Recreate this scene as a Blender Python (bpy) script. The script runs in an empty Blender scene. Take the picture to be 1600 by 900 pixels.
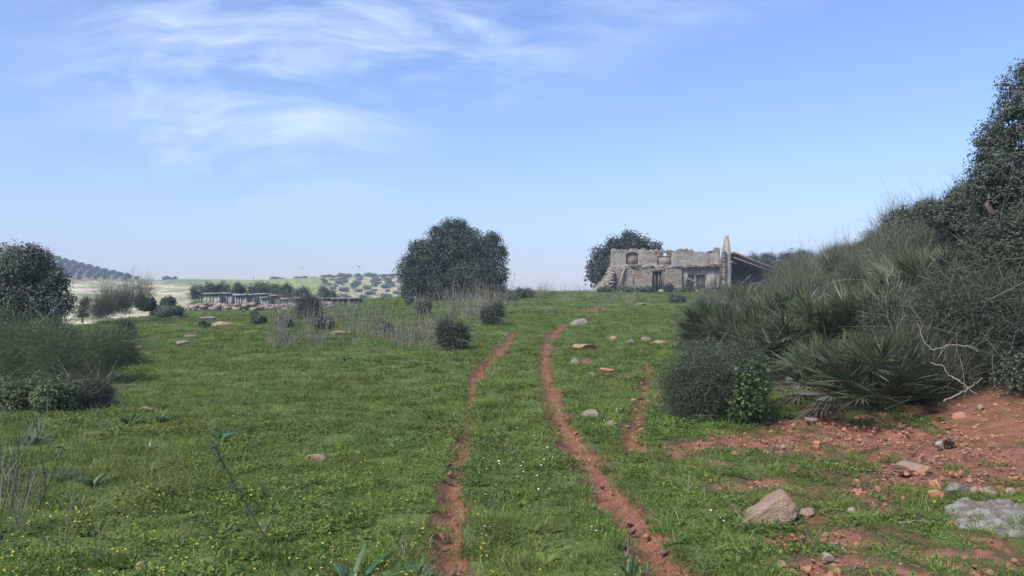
import bpy, math, random
import numpy as np
from math import radians as R_
rng = np.random.default_rng(7)
random.seed(7)
sc = bpy.context.scene
COL = sc.collection
F = 1200.0
EYE = 1.6
PITCH = math.atan(20/1200)
YAX = math.cos(PITCH); ZAX = math.sin(PITCH)

# ------------------------------------------------------------ noise
def _h(ix, iy, seed):
    n = (ix.astype(np.int64)*374761393 + iy.astype(np.int64)*668265263 + seed*1442695041) & 0x7fffffff
    n = ((n ^ (n >> 13))*1274126177) & 0x7fffffff
    return ((n ^ (n >> 16)) & 0xffff)/65535.0
def vn(x, y, seed=0):
    x = np.asarray(x, float); y = np.asarray(y, float)
    ix = np.floor(x); iy = np.floor(y); fx = x-ix; fy = y-iy
    fx = fx*fx*(3-2*fx); fy = fy*fy*(3-2*fy)
    a = _h(ix, iy, seed); b = _h(ix+1, iy, seed); c = _h(ix, iy+1, seed); d = _h(ix+1, iy+1, seed)
    return (a*(1-fx)+b*fx)*(1-fy)+(c*(1-fx)+d*fx)*fy
def fbm(x, y, seed=0, o=4):
    s = 0; a = .5; t = 0
    for k in range(o):
        s = s+a*vn(np.asarray(x)*2**k+k*17.3, np.asarray(y)*2**k-k*9.1, seed+k); t += a; a *= .5
    return s/t
def ss(a, b, x):
    t = np.clip((np.asarray(x, float)-a)/(b-a), 0, 1); return t*t*(3-2*t)
def table(xs, ys, lo, hi, sm):
    g = np.arange(lo, hi, .25); v = np.interp(g, xs, ys)
    k = max(1, int(sm/.25)); p = np.pad(v, k, mode='edge')
    ker = np.hanning(2*k+1); ker /= ker.sum()
    return g, np.convolve(p, ker, 'valid')
# ------------------------------------------------------------ terrain (metres, z relative to the eye + EYE)
_zc = table([-60, 0, 4.5, 9, 13, 20, 26, 35, 45, 60, 75, 95, 120], [-1.4, -1.5, -1.6, -1.7, -1.73, -1.6, -1.4, -1.1, -.78, -.25, .4, 1.1, 1.3], -60, 130, 3)
_toe = table([0, 6, 9, 11, 14, 18, 25, 30, 40, 60, 80, 95], [6.4, 5.4, 5.0, 4.6, 4.3, 4.6, 6, 7.2, 10, 16.5, 25, 34], -60, 130, 2)
_hb = table([0, 8, 12, 20, 40, 60, 80, 95], [2.2, 2.6, 3.0, 3.3, 2.9, 2.1, 1.0, .3], -60, 130, 3)
_pe_t = [-2, -.667, -.55, -.5, -.43, -.415, -.13, -.04, .1, .3, 2]
_pe_d = [24, 33, 38, 46, 62, 86, 90, 100, 118, 140, 150]
_rv_t = [-1.5, -.667, -.604, -.558, -.5, -.475, -.42, -.333, -.25, -.15, -.07, 0, 1]
_rv_v = [.12, .074, .053, .041, .029, .0265, .0275, .025, .030, .0315, .012, -.012, -.02]
def H0(x, y):
    x = np.asarray(x, float); y = np.asarray(y, float)
    z = np.interp(y, *_zc)
    z = z-(.3+.55*ss(42, 62, y))*ss(2, 22, -x)
    toe = np.interp(y, *_toe)
    b = np.interp(y, *_hb)*ss(0, 9, x-toe)
    z = z+b*(1-ss(100, 125, y))
    yy = np.maximum(y, 1.0); t = x/yy
    pe = np.interp(t, _pe_t, _pe_d)
    fall = ss(0, 60, y-pe)
    z = z*(1-fall)-14*fall
    rv = np.interp(t, _rv_t, _rv_v)
    top = rv*450+14
    up = ss(0, 1, (y-150)/300.)
    dn = 1-ss(455, 700, y)
    z = z+top*up*dn-8*(1-dn)
    return z+EYE
def H(x, y):
    x = np.asarray(x, float); y = np.asarray(y, float)
    far = ss(60, 200, y)
    z = H0(x, y)
    z = z+(fbm(x*.35, y*.35, 3, 3)-.5)*.22*ss(3, 14, y)*(1-far)
    z = z+(fbm(x*2.2, y*2.2, 11, 3)-.5)*.05*(1-far)
    z = z+(fbm(x*.02, y*.02, 23, 4)-.5)*2.5*far
    return z
def ray(px, py):
    u = (px-800)/F; v = (450-py)/F
    return u, YAX-v*ZAX, ZAX+v*YAX
def gp(px, py):
    """ground point seen at photo pixel (px, py)"""
    u, dy, dz = ray(px, py)
    ts = np.geomspace(2, 140, 2500)
    g = EYE+dz*ts-H(u*ts, dy*ts)
    i = np.argmax(g < 0)
    if g[i] >= 0: i = len(ts)-1
    t = ts[i]
    return float(u*t), float(dy*t)
def gd(px, d):
    x = (px-800)/F*d; return x, d
def pz(py, d):
    u, dy, dz = ray(800, py); return EYE+dz/dy*d
# ------------------------------------------------------------ soil map
def chain(pts):
    P = [];
    for px, py, hw in pts:
        x, y = gp(px, py); P.append((x, y, hw/F*y))
    return np.array(P)
RUTS = [chain(c) for c in [
 [(702, 930, 26), (706, 900, 22), (700, 850, 18), (703, 800, 17), (705, 760, 14), (715, 720, 11), (722, 690, 9), (730, 660, 6), (733, 640, 5), (736, 612, 4), (735, 598, 9), (750, 580, 8), (775, 551, 9), (795, 530, 6), (803, 519, 4)],
 [(690, 868, 12), (655, 862, 9)],
 [(1075, 930, 36), (1050, 900, 32), (1020, 860, 26), (985, 810, 26), (950, 780, 26), (925, 745, 20), (915, 715, 20), (890, 690, 15), (872, 655, 12), (862, 620, 13), (852, 590, 9), (848, 560, 8), (856, 535, 7), (868, 517, 8), (880, 508, 8)],
 [(862, 640, 10), (885, 650, 8)], [(862, 612, 10), (890, 607, 6)], [(900, 710, 14), (932, 712, 12)], [(880, 670, 12), (898, 676, 9)], [(935, 775, 20), (975, 785, 10)],
 [(890, 487, 7), (918, 486, 13), (948, 481, 8)], [(890, 498, 6), (928, 492, 8)],
 [(985, 705, 13), (985, 680, 15), (995, 650, 11), (1003, 620, 8), (1010, 590, 6), (1010, 568, 6)],
 [(990, 700, 14), (1050, 698, 12), (1100, 690, 14)],
 [(960, 592, 10), (985, 590, 9)], [(950, 608, 9), (970, 607, 7)], [(215, 529, 9), (265, 526, 10), (300, 520, 9)], [(910, 562, 7), (930, 572, 7)],
 [(1150, 760, 24), (1200, 752, 20)], [(1210, 845, 20), (1250, 840, 16)],
]]
def poly(pts): return np.array([gp(*p) for p in pts])
POLYS = [(poly([(1030, 712), (1040, 690), (1130, 672), (1200, 655), (1290, 642), (1440, 640), (1530, 600), (1640, 540), (1640, 790), (1500, 770), (1400, 752), (1330, 735), (1250, 715), (1120, 708)]), .80),
         (poly([(1020, 730), (1120, 700), (1640, 690), (1640, 940), (1160, 940), (1250, 860), (1210, 820), (1120, 800)]), .36),
         (poly([(1450, 650), (1640, 500), (1640, 560), (1560, 640)]), .9)]
def soil(x, y):
    x = np.asarray(x, float); y = np.asarray(y, float)
    s = np.zeros(x.shape)
    near = (y > 2) & (y < 80) & (np.abs(x) < 30)
    X = x[near]; Y = y[near]; S = np.zeros(X.shape)
    wob = (fbm(X*3, Y*3, 31, 3)-.5)+(fbm(X*11, Y*7, 37, 2)-.5)*.7
    for C in RUTS:
        for a, b in zip(C[:-1], C[1:]):
            d = b[:2]-a[:2]; L = (d**2).sum()+1e-9
            t = np.clip(((X-a[0])*d[0]+(Y-a[1])*d[1])/L, 0, 1)
            w = (a[2]*(1-t)+b[2]*t)*(1.25+wob*1.3)
            ex = np.hypot(X-a[0]-d[0]*t, (Y-a[1]-d[1]*t)*np.where(Y > 20, .7, 1))
            S = np.maximum(S, 1.15-.65*np.clip(ex/np.maximum(w, .02), 0, 1.8))
    for Pg, amt in POLYS:
        ins = np.zeros(X.shape, bool); dm = np.full(X.shape, 1e9)
        n = len(Pg)
        for i in range(n):
            x1, y1 = Pg[i]; x2, y2 = Pg[(i+1) % n]
            c = ((y1 > Y) != (y2 > Y)) & (X < (x2-x1)*(Y-y1)/(y2-y1+1e-12)+x1)
            ins ^= c
            dx, dy = x2-x1, y2-y1
            t = np.clip(((X-x1)*dx+(Y-y1)*dy)/(dx*dx+dy*dy), 0, 1)
            dm = np.minimum(dm, np.hypot(X-x1-dx*t, Y-y1-dy*t))
        sd = np.where(ins, dm, -dm)
        k = ss(-.25, .35, sd+wob*.6)
        S = np.maximum(S, k*(amt+(fbm(X*1.3, Y*1.3, 51, 4)-.5)*1.0+(fbm(X*5, Y*5, 57, 3)-.5)*1.1))
    s[near] = np.clip(S, 0, 1.2)
    # bare ground under the shrubs of the bank
    toe = np.interp(y, *_toe)
    s = np.maximum(s, .75*ss(.3, 1.5, x-toe)*(y < 70)*(y > -20))
    return s
# ------------------------------------------------------------ mesh helpers
def mk(name, V, Fc, mat, parent=None, tint=None, smooth=False, link=True, attrs=None):
    V = np.asarray(V, np.float32)
    me = bpy.data.meshes.new(name)
    if isinstance(Fc, list) and len(Fc) and not isinstance(Fc[0], np.ndarray):
        me.from_pydata(V.tolist(), [], Fc)
    else:
        if not isinstance(Fc, list): Fc = [Fc]
        Fc = [f for f in Fc if len(f)]
        tot = sum(f.size for f in Fc); nf = sum(len(f) for f in Fc)
        me.vertices.add(len(V)); me.vertices.foreach_set('co', V.ravel())
        me.loops.add(tot); me.loops.foreach_set('vertex_index', np.concatenate([f.ravel() for f in Fc]).astype(np.int32))
        me.polygons.add(nf)
        ls = []; o = 0
        for f in Fc:
            k = f.shape[1]; ls.append(o+np.arange(len(f))*k); o += f.size
        me.polygons.foreach_set('loop_start', np.concatenate(ls).astype(np.int32))
        me.update(calc_edges=True)
    if tint is not None:
        a = me.attributes.new('tint', 'FLOAT', 'POINT'); a.data.foreach_set('value', np.asarray(tint, np.float32))
    for k, v in (attrs or {}).items():
        v = np.asarray(v, np.float32)
        if v.ndim == 2:
            a = me.attributes.new(k, 'FLOAT_COLOR', 'POINT'); a.data.foreach_set('color', np.c_[v, np.ones(len(v), np.float32)].ravel().astype(np.float32))
        else:
            a = me.attributes.new(k, 'FLOAT', 'POINT'); a.data.foreach_set('value', v)
    if smooth: me.polygons.foreach_set('use_smooth', np.ones(len(me.polygons), bool))
    me.validate()
    if mat: me.materials.append(mat)
    o = bpy.data.objects.new(name, me)
    if link: COL.objects.link(o)
    if parent: o.parent = parent
    return o
def tag(o, label=None, cat=None, group=None, kind=None):
    if label: o['label'] = label
    if cat: o['category'] = cat
    if group: o['group'] = group
    if kind: o['kind'] = kind
    return o
def empty(name, loc, rz=0, label=None, cat=None, group=None, scale=1):
    o = bpy.data.objects.new(name, None); COL.objects.link(o)
    o.location = loc; o.rotation_euler = (0, 0, rz); o.scale = (scale,)*3 if np.isscalar(scale) else scale
    o.empty_display_size = .1
    return tag(o, label, cat, group)
def dup(root, loc, rz=0, scale=1, label=None, group=None):
    r = root.copy(); COL.objects.link(r); r.location = loc; r.rotation_euler = (0, 0, rz)
    r.scale = (scale,)*3 if np.isscalar(scale) else scale
    if label: r['label'] = label
    if group: r['group'] = group
    for ch in list(root.children):
        c = ch.copy(); COL.objects.link(c); c.parent = r
        for g in ch.children:
            d = g.copy(); COL.objects.link(d); d.parent = c
    return r
def nrm(v): return v/np.maximum(np.linalg.norm(v, axis=-1, keepdims=True), 1e-9)
class MB:
    def __init__(s): s.V = []; s.F = {}; s.T = []; s.n = 0
    def add(s, V, Fc, t=.5):
        V = np.asarray(V, float).reshape(-1, 3)
        s.V.append(V); s.T.append(np.broadcast_to(t, (len(V),)) if np.ndim(t) == 0 else t)
        for f in (Fc if isinstance(Fc, list) else [Fc]):
            f = np.asarray(f)
            if len(f): s.F.setdefault(f.shape[1], []).append(f+s.n)
        s.n += len(V); return s
    def build(s, name, mat, parent=None, smooth=False, link=True):
        return mk(name, np.concatenate(s.V), [np.concatenate(v) for v in s.F.values()], mat, parent, np.concatenate(s.T), smooth, link)
    def ribbons(s, P, D, L, W, bend=0, seg=3, prof=None, t=None, side=None):
        n = len(P); P = np.asarray(P, float); D = nrm(np.asarray(D, float))
        L = np.broadcast_to(L, (n,)).astype(float); W = np.broadcast_to(W, (n,)).astype(float)
        bend = np.broadcast_to(bend, (n, 3)) if np.ndim(bend) else np.zeros((n, 3))
        if side is None: side = nrm(np.cross(D, nrm(rng.normal(size=(n, 3)))))
        k = np.linspace(0, 1, seg+1)
        pr = np.array([1-.92*q**1.6 for q in k]) if prof is None else np.asarray(prof)
        C = P[:, None]+D[:, None]*(L[:, None]*k)[..., None]+bend[:, None]*(L[:, None]*k**2)[..., None]
        o = side[:, None]*(W[:, None]*pr*.5)[..., None]
        V = np.stack([C-o, C+o], 2).reshape(-1, 3)
        base = (np.arange(n)*(seg+1)*2)[:, None]+np.arange(seg)[None]*2
        q = np.stack([base, base+1, base+3, base+2], -1).reshape(-1, 4)
        if t is None: t = rng.random(n)
        tt = np.repeat(np.broadcast_to(t, (n,)), (seg+1)*2)
        return s.add(V, q, tt)
    def leaves(s, P, N, size, asp=.5, t=None):
        n = len(P); N = nrm(N); a = nrm(np.cross(N, nrm(rng.normal(size=(n, 3))))); b = np.cross(N, a)
        size = np.broadcast_to(size, (n,))[:, None]
        V = np.stack([P-a*size*.5, P+b*size*asp*.5+N*size*.08, P+a*size*.5, P-b*size*asp*.5+N*size*.08], 1).reshape(-1, 3)
        q = np.arange(n*4).reshape(-1, 4)
        if t is None: t = rng.random(n)
        return s.add(V, q, np.repeat(t, 4))
    def tube(s, pts, rad, k=6, t=.5):
        pts = np.asarray(pts, float); n = len(pts); rad = np.broadcast_to(rad, (n,))
        T = nrm(np.gradient(pts, axis=0)); ref = np.array([.31, .23, .92]) if abs(T[0, 2]) < .8 else np.array([1., .1, .05])
        A = nrm(np.cross(T, ref)); B = np.cross(T, A)
        an = np.arange(k)*2*math.pi/k
        V = pts[:, None]+(A[:, None]*np.cos(an)[None, :, None]+B[:, None]*np.sin(an)[None, :, None])*rad[:, None, None]
        i = np.arange(n-1)[:, None]*k; j = np.arange(k)[None]
        q = np.stack([i+j, i+(j+1) % k, i+k+(j+1) % k, i+k+j], -1).reshape(-1, 4)
        return s.add(V, q, t)
    def box(s, lo, hi, t=.5, rot=0, jit=0):
        x0, y0, z0 = lo; x1, y1, z1 = hi
        V = np.array([(x0, y0, z0), (x1, y0, z0), (x1, y1, z0), (x0, y1, z0), (x0, y0, z1), (x1, y0, z1), (x1, y1, z1), (x0, y1, z1)], float)
        if jit: V += rng.normal(size=V.shape)*jit
        if rot:
            c, n_ = math.cos(rot), math.sin(rot); m = V.mean(0); W = V-m
            V = np.c_[W[:, 0]*c-W[:, 1]*n_, W[:, 0]*n_+W[:, 1]*c, W[:, 2]]+m
        return s.add(V, np.array([(3, 2, 1, 0), (4, 5, 6, 7), (0, 1, 5, 4), (1, 2, 6, 5), (2, 3, 7, 6), (3, 0, 4, 7)]), t)
    def beam(s, a, b, w, h=None, t=.5):
        a = np.array(a, float); b = np.array(b, float); h = h or w
        D = nrm(b-a); S = nrm(np.cross(D, [0.02, .05, 1])); U = np.cross(S, D)
        V = [p+S*sx*w/2+U*sz*h/2 for p in (a, b) for sx, sz in ((-1, -1), (1, -1), (1, 1), (-1, 1))]
        return s.add(V, np.array([(3, 2, 1, 0), (4, 5, 6, 7), (0, 1, 5, 4), (1, 2, 6, 5), (2, 3, 7, 6), (3, 0, 4, 7)]), t)
def sph(n, up=None):
    d = nrm(rng.normal(size=(n, 3)))
    if up is not None: d[:, 2] = np.where(d[:, 2] < up, -d[:, 2], d[:, 2])
    return d
# ------------------------------------------------------------ materials
def newmat(name):
    m = bpy.data.materials.new(name); m.use_nodes = True; nt = m.node_tree
    b = nt.nodes['Principled BSDF']; out = nt.nodes['Material Output']
    return m, nt, b, out
def N(nt, ty, **kw):
    n = nt.nodes.new(ty)
    for k, v in kw.items():
        if k in n.inputs.keys(): n.inputs[k].default_value = v
        else: setattr(n, k, v)
    return n
def mixc(nt, fac, a, b, mode='MIX'):
    n = nt.nodes.new('ShaderNodeMix'); n.data_type = 'RGBA'; n.blend_type = mode
    for i, v in ((0, fac), (6, a), (7, b)):
        if isinstance(v, bpy.types.NodeSocket): nt.links.new(v, n.inputs[i])
        elif i == 0: n.inputs[0].default_value = v
        else: n.inputs[i].default_value = (*v, 1)
    return n.outputs[2]
def math_(nt, op, a, b=0, c=0):
    n = nt.nodes.new('ShaderNodeMath'); n.operation = op
    for i, v in enumerate((a, b, c)):
        if isinstance(v, bpy.types.NodeSocket): nt.links.new(v, n.inputs[i])
        else: n.inputs[i].default_value = v
    return n.outputs[0]
def noise(nt, scale, detail=4, vec=None, rough=.55):
    n = N(nt, 'ShaderNodeTexNoise'); n.inputs['Scale'].default_value = scale; n.inputs['Detail'].default_value = detail; n.inputs['Roughness'].default_value = rough
    if vec is not None: nt.links.new(vec, n.inputs['Vector'])
    return n.outputs['Fac']
def ramp(nt, v, a, b, lo=0, hi=1):
    n = N(nt, 'ShaderNodeMapRange', interpolation_type='SMOOTHSTEP')
    nt.links.new(v, n.inputs[0]); n.inputs[1].default_value = a; n.inputs[2].default_value = b; n.inputs[3].default_value = lo; n.inputs[4].default_value = hi
    return n.outputs[0]
def attr(nt, name, out='Fac'):
    n = nt.nodes.new('ShaderNodeAttribute'); n.attribute_name = name; return n.outputs[out]
def leafmat(name, ca, cb, cc=None, transl=.25, rough=.55, spec=.3, var=.3, patch=0):
    m, nt, b, out = newmat(name)
    t = attr(nt, 'tint')
    c = mixc(nt, ramp(nt, t, .1, .9), ca, cb)
    if cc: c = mixc(nt, ramp(nt, t, .86, .93), c, cc)
    oi = N(nt, 'ShaderNodeObjectInfo')
    br = math_(nt, 'MULTIPLY_ADD', oi.outputs['Random'], var, 1-var/2)
    if patch:
        geo = N(nt, 'ShaderNodeNewGeometry')
        pn = ramp(nt, noise(nt, .35, 4, geo.outputs['Position']), .35, .65)
        c = mixc(nt, pn, c, mixc(nt, .6, c, (.16, .17, .05)))
        br = math_(nt, 'MULTIPLY', br, ramp(nt, noise(nt, 1.6, 4, geo.outputs['Position']), .3, .7, .70, 1.3))
    cv = N(nt, 'ShaderNodeVectorMath', operation='SCALE'); nt.links.new(c, cv.inputs[0]); nt.links.new(br, cv.inputs['Scale'])
    col = cv.outputs[0]
    nt.links.new(col, b.inputs['Base Color']); b.inputs['Roughness'].default_value = rough; b.inputs['Specular IOR Level'].default_value = spec
    if transl:
        tr = N(nt, 'ShaderNodeBsdfTranslucent'); nt.links.new(col, tr.inputs['Color'])
        mx = N(nt, 'ShaderNodeMixShader'); mx.inputs[0].default_value = transl
        nt.links.new(b.outputs[0], mx.inputs[1]); nt.links.new(tr.outputs[0], mx.inputs[2]); nt.links.new(mx.outputs[0], out.inputs['Surface'])
    return m
def rockmat(name, ca, cb, cc, scale=6, bump=.5, stones=0, cd=None):
    m, nt, b, out = newmat(name)
    tc = N(nt, 'ShaderNodeTexCoord'); v = tc.outputs['Object']
    n1 = noise(nt, scale, 6, v); n2 = noise(nt, scale*4, 5, v, .7)
    c = mixc(nt, ramp(nt, n1, .35, .65), ca, cb)
    c = mixc(nt, ramp(nt, n2, .55, .7), c, cc)
    if cd:
        n3 = noise(nt, scale*.45, 4, v)
        c = mixc(nt, ramp(nt, n3, .5, .62), c, cd)
    h = math_(nt, 'MULTIPLY_ADD', n1, .6, n2)
    if stones:
        vo = N(nt, 'ShaderNodeTexVoronoi', feature='DISTANCE_TO_EDGE'); vo.inputs['Scale'].default_value = stones
        mp = N(nt, 'ShaderNodeMapping'); mp.inputs['Scale'].default_value = (1, 1, 1.7); nt.links.new(v, mp.inputs[0]); nt.links.new(mp.outputs[0], vo.inputs['Vector'])
        vc = N(nt, 'ShaderNodeTexVoronoi'); vc.inputs['Scale'].default_value = stones; nt.links.new(mp.outputs[0], vc.inputs['Vector'])
        sp = N(nt, 'ShaderNodeSeparateColor'); nt.links.new(vc.outputs['Color'], sp.inputs[0])
        e = ramp(nt, vo.outputs['Distance'], .01, .08)
        stone = attr(nt, 'tint')
        cs = mixc(nt, sp.outputs[0], (.22, .185, .15), (.37, .31, .245))
        cs = mixc(nt, e, (.15, .12, .09), cs)
        k = ramp(nt, math_(nt, 'ADD', stone, math_(nt, 'MULTIPLY_ADD', n1, .6, -.3)), .42, .58)
        c = mixc(nt, k, c, cs)
        h = math_(nt, 'ADD', h, math_(nt, 'MULTIPLY', math_(nt, 'MULTIPLY', e, k), 1.5))
    nt.links.new(c, b.inputs['Base Color']); b.inputs['Roughness'].default_value = .9; b.inputs['Specular IOR Level'].default_value = .2
    bp = N(nt, 'ShaderNodeBump'); bp.inputs['Strength'].default_value = bump; bp.inputs['Distance'].default_value = .04
    nt.links.new(h, bp.inputs['Height']); nt.links.new(bp.outputs[0], b.inputs['Normal'])
    return m
M = {}
M['grass'] = leafmat('grass_blades', (.086, .155, .028), (.185, .285, .060), (.36, .34, .16), .35, .6, .15, .35, patch=1)
M['clover'] = leafmat('clover_leaves', (.085, .152, .034), (.165, .245, .060), (.26, .29, .075), .35, .6, .12, .3, patch=1)
M['strap'] = leafmat('strap_leaves', (.042, .100, .038), (.085, .155, .065), None, .15, .45, .4, .2)
M['carob'] = leafmat('carob_leaves', (.044, .062, .044), (.084, .108, .072), None, .12, .55, .15, .1)
M['oak'] = leafmat('oak_leaves', (.062, .078, .056), (.132, .152, .108), None, .2, .6, .12, .15)
M['darkshrub'] = leafmat('dark_shrub_leaves', (.048, .064, .042), (.098, .116, .078), (.19, .18, .15), .15, .6, .12, .3)
M['broom'] = leafmat('broom_stems', (.080, .095, .058), (.145, .158, .105), (.26, .235, .20), .15, .65, .15, .4)
M['tamarisk'] = leafmat('feathery_leaves', (.070, .105, .045), (.125, .165, .070), (.19, .19, .10), .25, .6, .2, .15)
M['palm'] = leafmat('palm_leaflets', (.048, .070, .030), (.110, .132, .072), (.28, .25, .25), .12, .55, .2, .25)
M['palmdead'] = leafmat('dead_palm_leaflets', (.09, .075, .065), (.19, .165, .145), None, .1, .7, .2, .2)
M['mallow'] = leafmat('round_leaves', (.05, .095, .03), (.095, .15, .048), None, .3, .5, .3, .1)
M['dry'] = leafmat('dry_stalks', (.15, .125, .09), (.30, .26, .20), None, .1, .8, .1, .3)
M['greydry'] = leafmat('grey_dry_twigs', (.12, .11, .09), (.26, .24, .20), None, .05, .8, .1, .3)
M['greygreen'] = leafmat('grey_green_leaves', (.075, .095, .065), (.14, .165, .11), None, .2, .6, .2, .2)
M['bark'] = rockmat('bark', (.10, .08, .06), (.17, .14, .11), (.06, .05, .04), 8, .6)
M['palewood'] = rockmat('bleached_wood', (.22, .19, .15), (.32, .28, .23), (.14, .12, .10), 14, .4)
M['yellow'] = leafmat('yellow_petals', (.50, .40, .04), (.62, .54, .08), None, .2, .6, .1, 0)
M['white'] = leafmat('white_petals', (.6, .6, .55), (.75, .75, .7), None, .2, .6, .1, 0)
M['farolive'] = leafmat('olive_leaves', (.045, .058, .038), (.080, .095, .060), None, .1, .6, .2, .2)
M['farscrub'] = leafmat('scrub_leaves', (.065, .080, .040), (.125, .140, .070), None, .1, .6, .2, .5)
M['rock_tan'] = rockmat('tan_limestone', (.31, .215, .15), (.40, .29, .21), (.20, .15, .11), 6, .8, cd=(.40, .19, .11))
M['rock_grey'] = rockmat('grey_limestone', (.19, .165, .135), (.27, .235, .195), (.11, .095, .08), 5, .6)
M['rock_red'] = rockmat('red_stained_stone', (.38, .17, .10), (.48, .25, .16), (.26, .12, .08), 7, .5)
M['rock_pale'] = rockmat('pale_stone', (.36, .29, .21), (.46, .39, .31), (.26, .18, .12), 9, .8)
M['rock_lichen'] = rockmat('lichen_rock', (.42, .40, .36), (.20, .17, .135), (.56, .54, .49), 11, 1.0, cd=(.26, .21, .16))
M['clod'] = rockmat('dark_clod', (.02, .015, .012), (.035, .025, .02), (.05, .04, .03), 20, .8)
M['plaster'] = rockmat('weathered_plaster', (.30, .275, .24), (.235, .215, .19), (.18, .16, .14), 1.0, .8, stones=3.2, cd=(.27, .26, .24))
M['pale_plaster'] = rockmat('pale_plaster', (.42, .41, .38), (.32, .31, .29), (.25, .20, .16), 1.2, .6)
M['gable'] = rockmat('ochre_render', (.35, .30, .235), (.29, .25, .20), (.21, .18, .15), 1.0, .8)
M['drystone'] = rockmat('dry_stone', (.26, .23, .19), (.34, .30, .25), (.18, .16, .13), 2, 1.0, stones=4)
M['concrete'] = rockmat('weathered_concrete', (.26, .25, .225), (.34, .325, .29), (.19, .18, .16), 1.5, .6)
M['slab'] = rockmat('pale_slab', (.30, .29, .27), (.36, .35, .33), (.22, .21, .19), 2, .5)
M['brickpanel'] = rockmat('brick_infill', (.235, .19, .15), (.30, .245, .19), (.17, .14, .115), 2.5, .7)
M['wood'] = rockmat('old_wood', (.15, .12, .095), (.22, .185, .15), (.09, .075, .06), 5, .6)
M['tile'] = rockmat('roof_tiles', (.16, .125, .10), (.22, .18, .15), (.09, .08, .07), 3, .8)
M['darkstone'] = rockmat('dark_and_shade_stone', (.10, .09, .08), (.14, .13, .115), (.06, .055, .05), 2, .7)  # dark stone; on the lean-to back wall its darkness stands in for shade

# ------------------------------------------------------------ ground
def axis(fine, lim, k, step):
    p = [0.]
    while p[-1] < lim:
        a = p[-1]; p.append(a+(step if a < fine else max(step, k*(a-fine)+step)))
    return np.array(p)
ax = axis(7, 950, .022, .06); xs = np.r_[-ax[::-1][:-1], ax]
ys = np.r_[-axis(0, 70, .3, .6)[::-1][:-1], np.arange(0, 3, .2), 3+axis(11, 950, .0155, .06)]
GX, GY = np.meshgrid(xs, ys)
S = soil(GX, GY)
GZ = H(GX, GY)-.085*ss(.3, 1, S)*(GY < 60)*(1-ss(0, 1, GX-np.interp(GY, *_toe)))
GZ += (fbm(GX*7, GY*7, 77, 2)-.5)*.05*ss(.3, .9, S)*(np.abs(GX) < 14)*(GY < 25)
# far colours
t = GX/np.maximum(GY, 1); v = (GZ-EYE)/np.maximum(GY, 1); PX = 800+F*t
n1 = fbm(GX*.03, GY*.03, 91, 4); n2 = fbm(GX*.12, GY*.12, 93, 4)
far = ss(95, 130, GY)
C = np.zeros(GX.shape+(3,)); C[:] = (.16, .15, .085)
def put(mask, col):
    global C
    m = np.clip(mask, 0, 1)[..., None]; C = C*(1-m)+np.array(col)*m
put(ss(280, 330, PX)*(1-ss(490, 520, PX)), (.24, .29, .075))
put(ss(500, 530, PX), (.34, .34, .13))
put(ss(.48, .56, n2)*ss(500, 530, PX), (.42, .36, .22))
put(ss(490, 520, PX)*ss(.55, .65, n1), (.13, .15, .07))
pale = (1-ss(235, 330, PX+40*(n1-.5)))*(1-ss(.024, .028, v+.006*(n2-.5)))
put(pale*.9, (.44, .40, .17))  # pale quarry rock, its albedo raised to paint in the sunlight on the hill
put(pale*ss(.50, .56, n2), (.78, .66, .42))
band = .5+.5*np.sin(GZ*3.2+n2*5)
put(pale*ss(.5, .8, band)*.8*(1-ss(200, 220, PX)), (.17, .19, .07))
put((1-ss(180, 240, PX))*ss(.0245, .0275, v+.004*(n2-.5)), (.27, .23, .16))
put(ss(230, 260, PX)*(1-ss(300, 330, PX))*ss(.019, .022, v), (.17, .21, .085))
nr, nc = GX.shape
idx = np.arange(nr*nc).reshape(nr, nc)
q = np.stack([idx[:-1, :-1], idx[:-1, 1:], idx[1:, 1:], idx[1:, :-1]], -1).reshape(-1, 4)
gm, nt, b, out = newmat('ground')
geo = N(nt, 'ShaderNodeNewGeometry'); pos = geo.outputs['Position']
nA = noise(nt, 5, 6, pos, .65); nB = noise(nt, 40, 4, pos, .6); nC = noise(nt, .7, 4, pos)
sA = attr(nt, 'soil')
f = ramp(nt, math_(nt, 'ADD', sA, math_(nt, 'MULTIPLY_ADD', nA, .8, -.4)), .42, .58)
gc = mixc(nt, ramp(nt, nC, .35, .65), (.09, .13, .034), (.13, .175, .05))
gc = mixc(nt, ramp(nt, nB, .5, .75), gc, (.085, .10, .035))
so = mixc(nt, ramp(nt, nA, .3, .7), (.158, .068, .041), (.262, .124, .080))
so = mixc(nt, ramp(nt, nB, .55, .75), so, (.29, .145, .092))
vor = N(nt, 'ShaderNodeTexVoronoi'); vor.inputs['Scale'].default_value = 22; nt.links.new(pos, vor.inputs['Vector'])
so = mixc(nt, ramp(nt, vor.outputs['Distance'], .22, .12), so, (.31, .19, .135))
toeA = attr(nt, 'bank_dark')
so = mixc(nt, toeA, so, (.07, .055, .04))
gc = mixc(nt, ramp(nt, sA, .08, .4), gc, mixc(nt, nA, (.075, .075, .03), (.15, .085, .05)))
c = mixc(nt, f, gc, so)
fc = mixc(nt, ramp(nt, noise(nt, .25, 5, pos, .7), .3, .7), attr(nt, 'farcol', 'Color'), attr(nt, 'farcol', 'Color'))
dk = N(nt, 'ShaderNodeVectorMath', operation='SCALE'); nt.links.new(attr(nt, 'farcol', 'Color'), dk.inputs[0]); nt.links.new(ramp(nt, noise(nt, .3, 5, pos, .75), .35, .6, .55, 1.15), dk.inputs['Scale'])
c = mixc(nt, attr(nt, 'far'), c, dk.outputs[0])
nt.links.new(c, b.inputs['Base Color']); b.inputs['Roughness'].default_value = .95; b.inputs['Specular IOR Level'].default_value = .15
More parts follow.
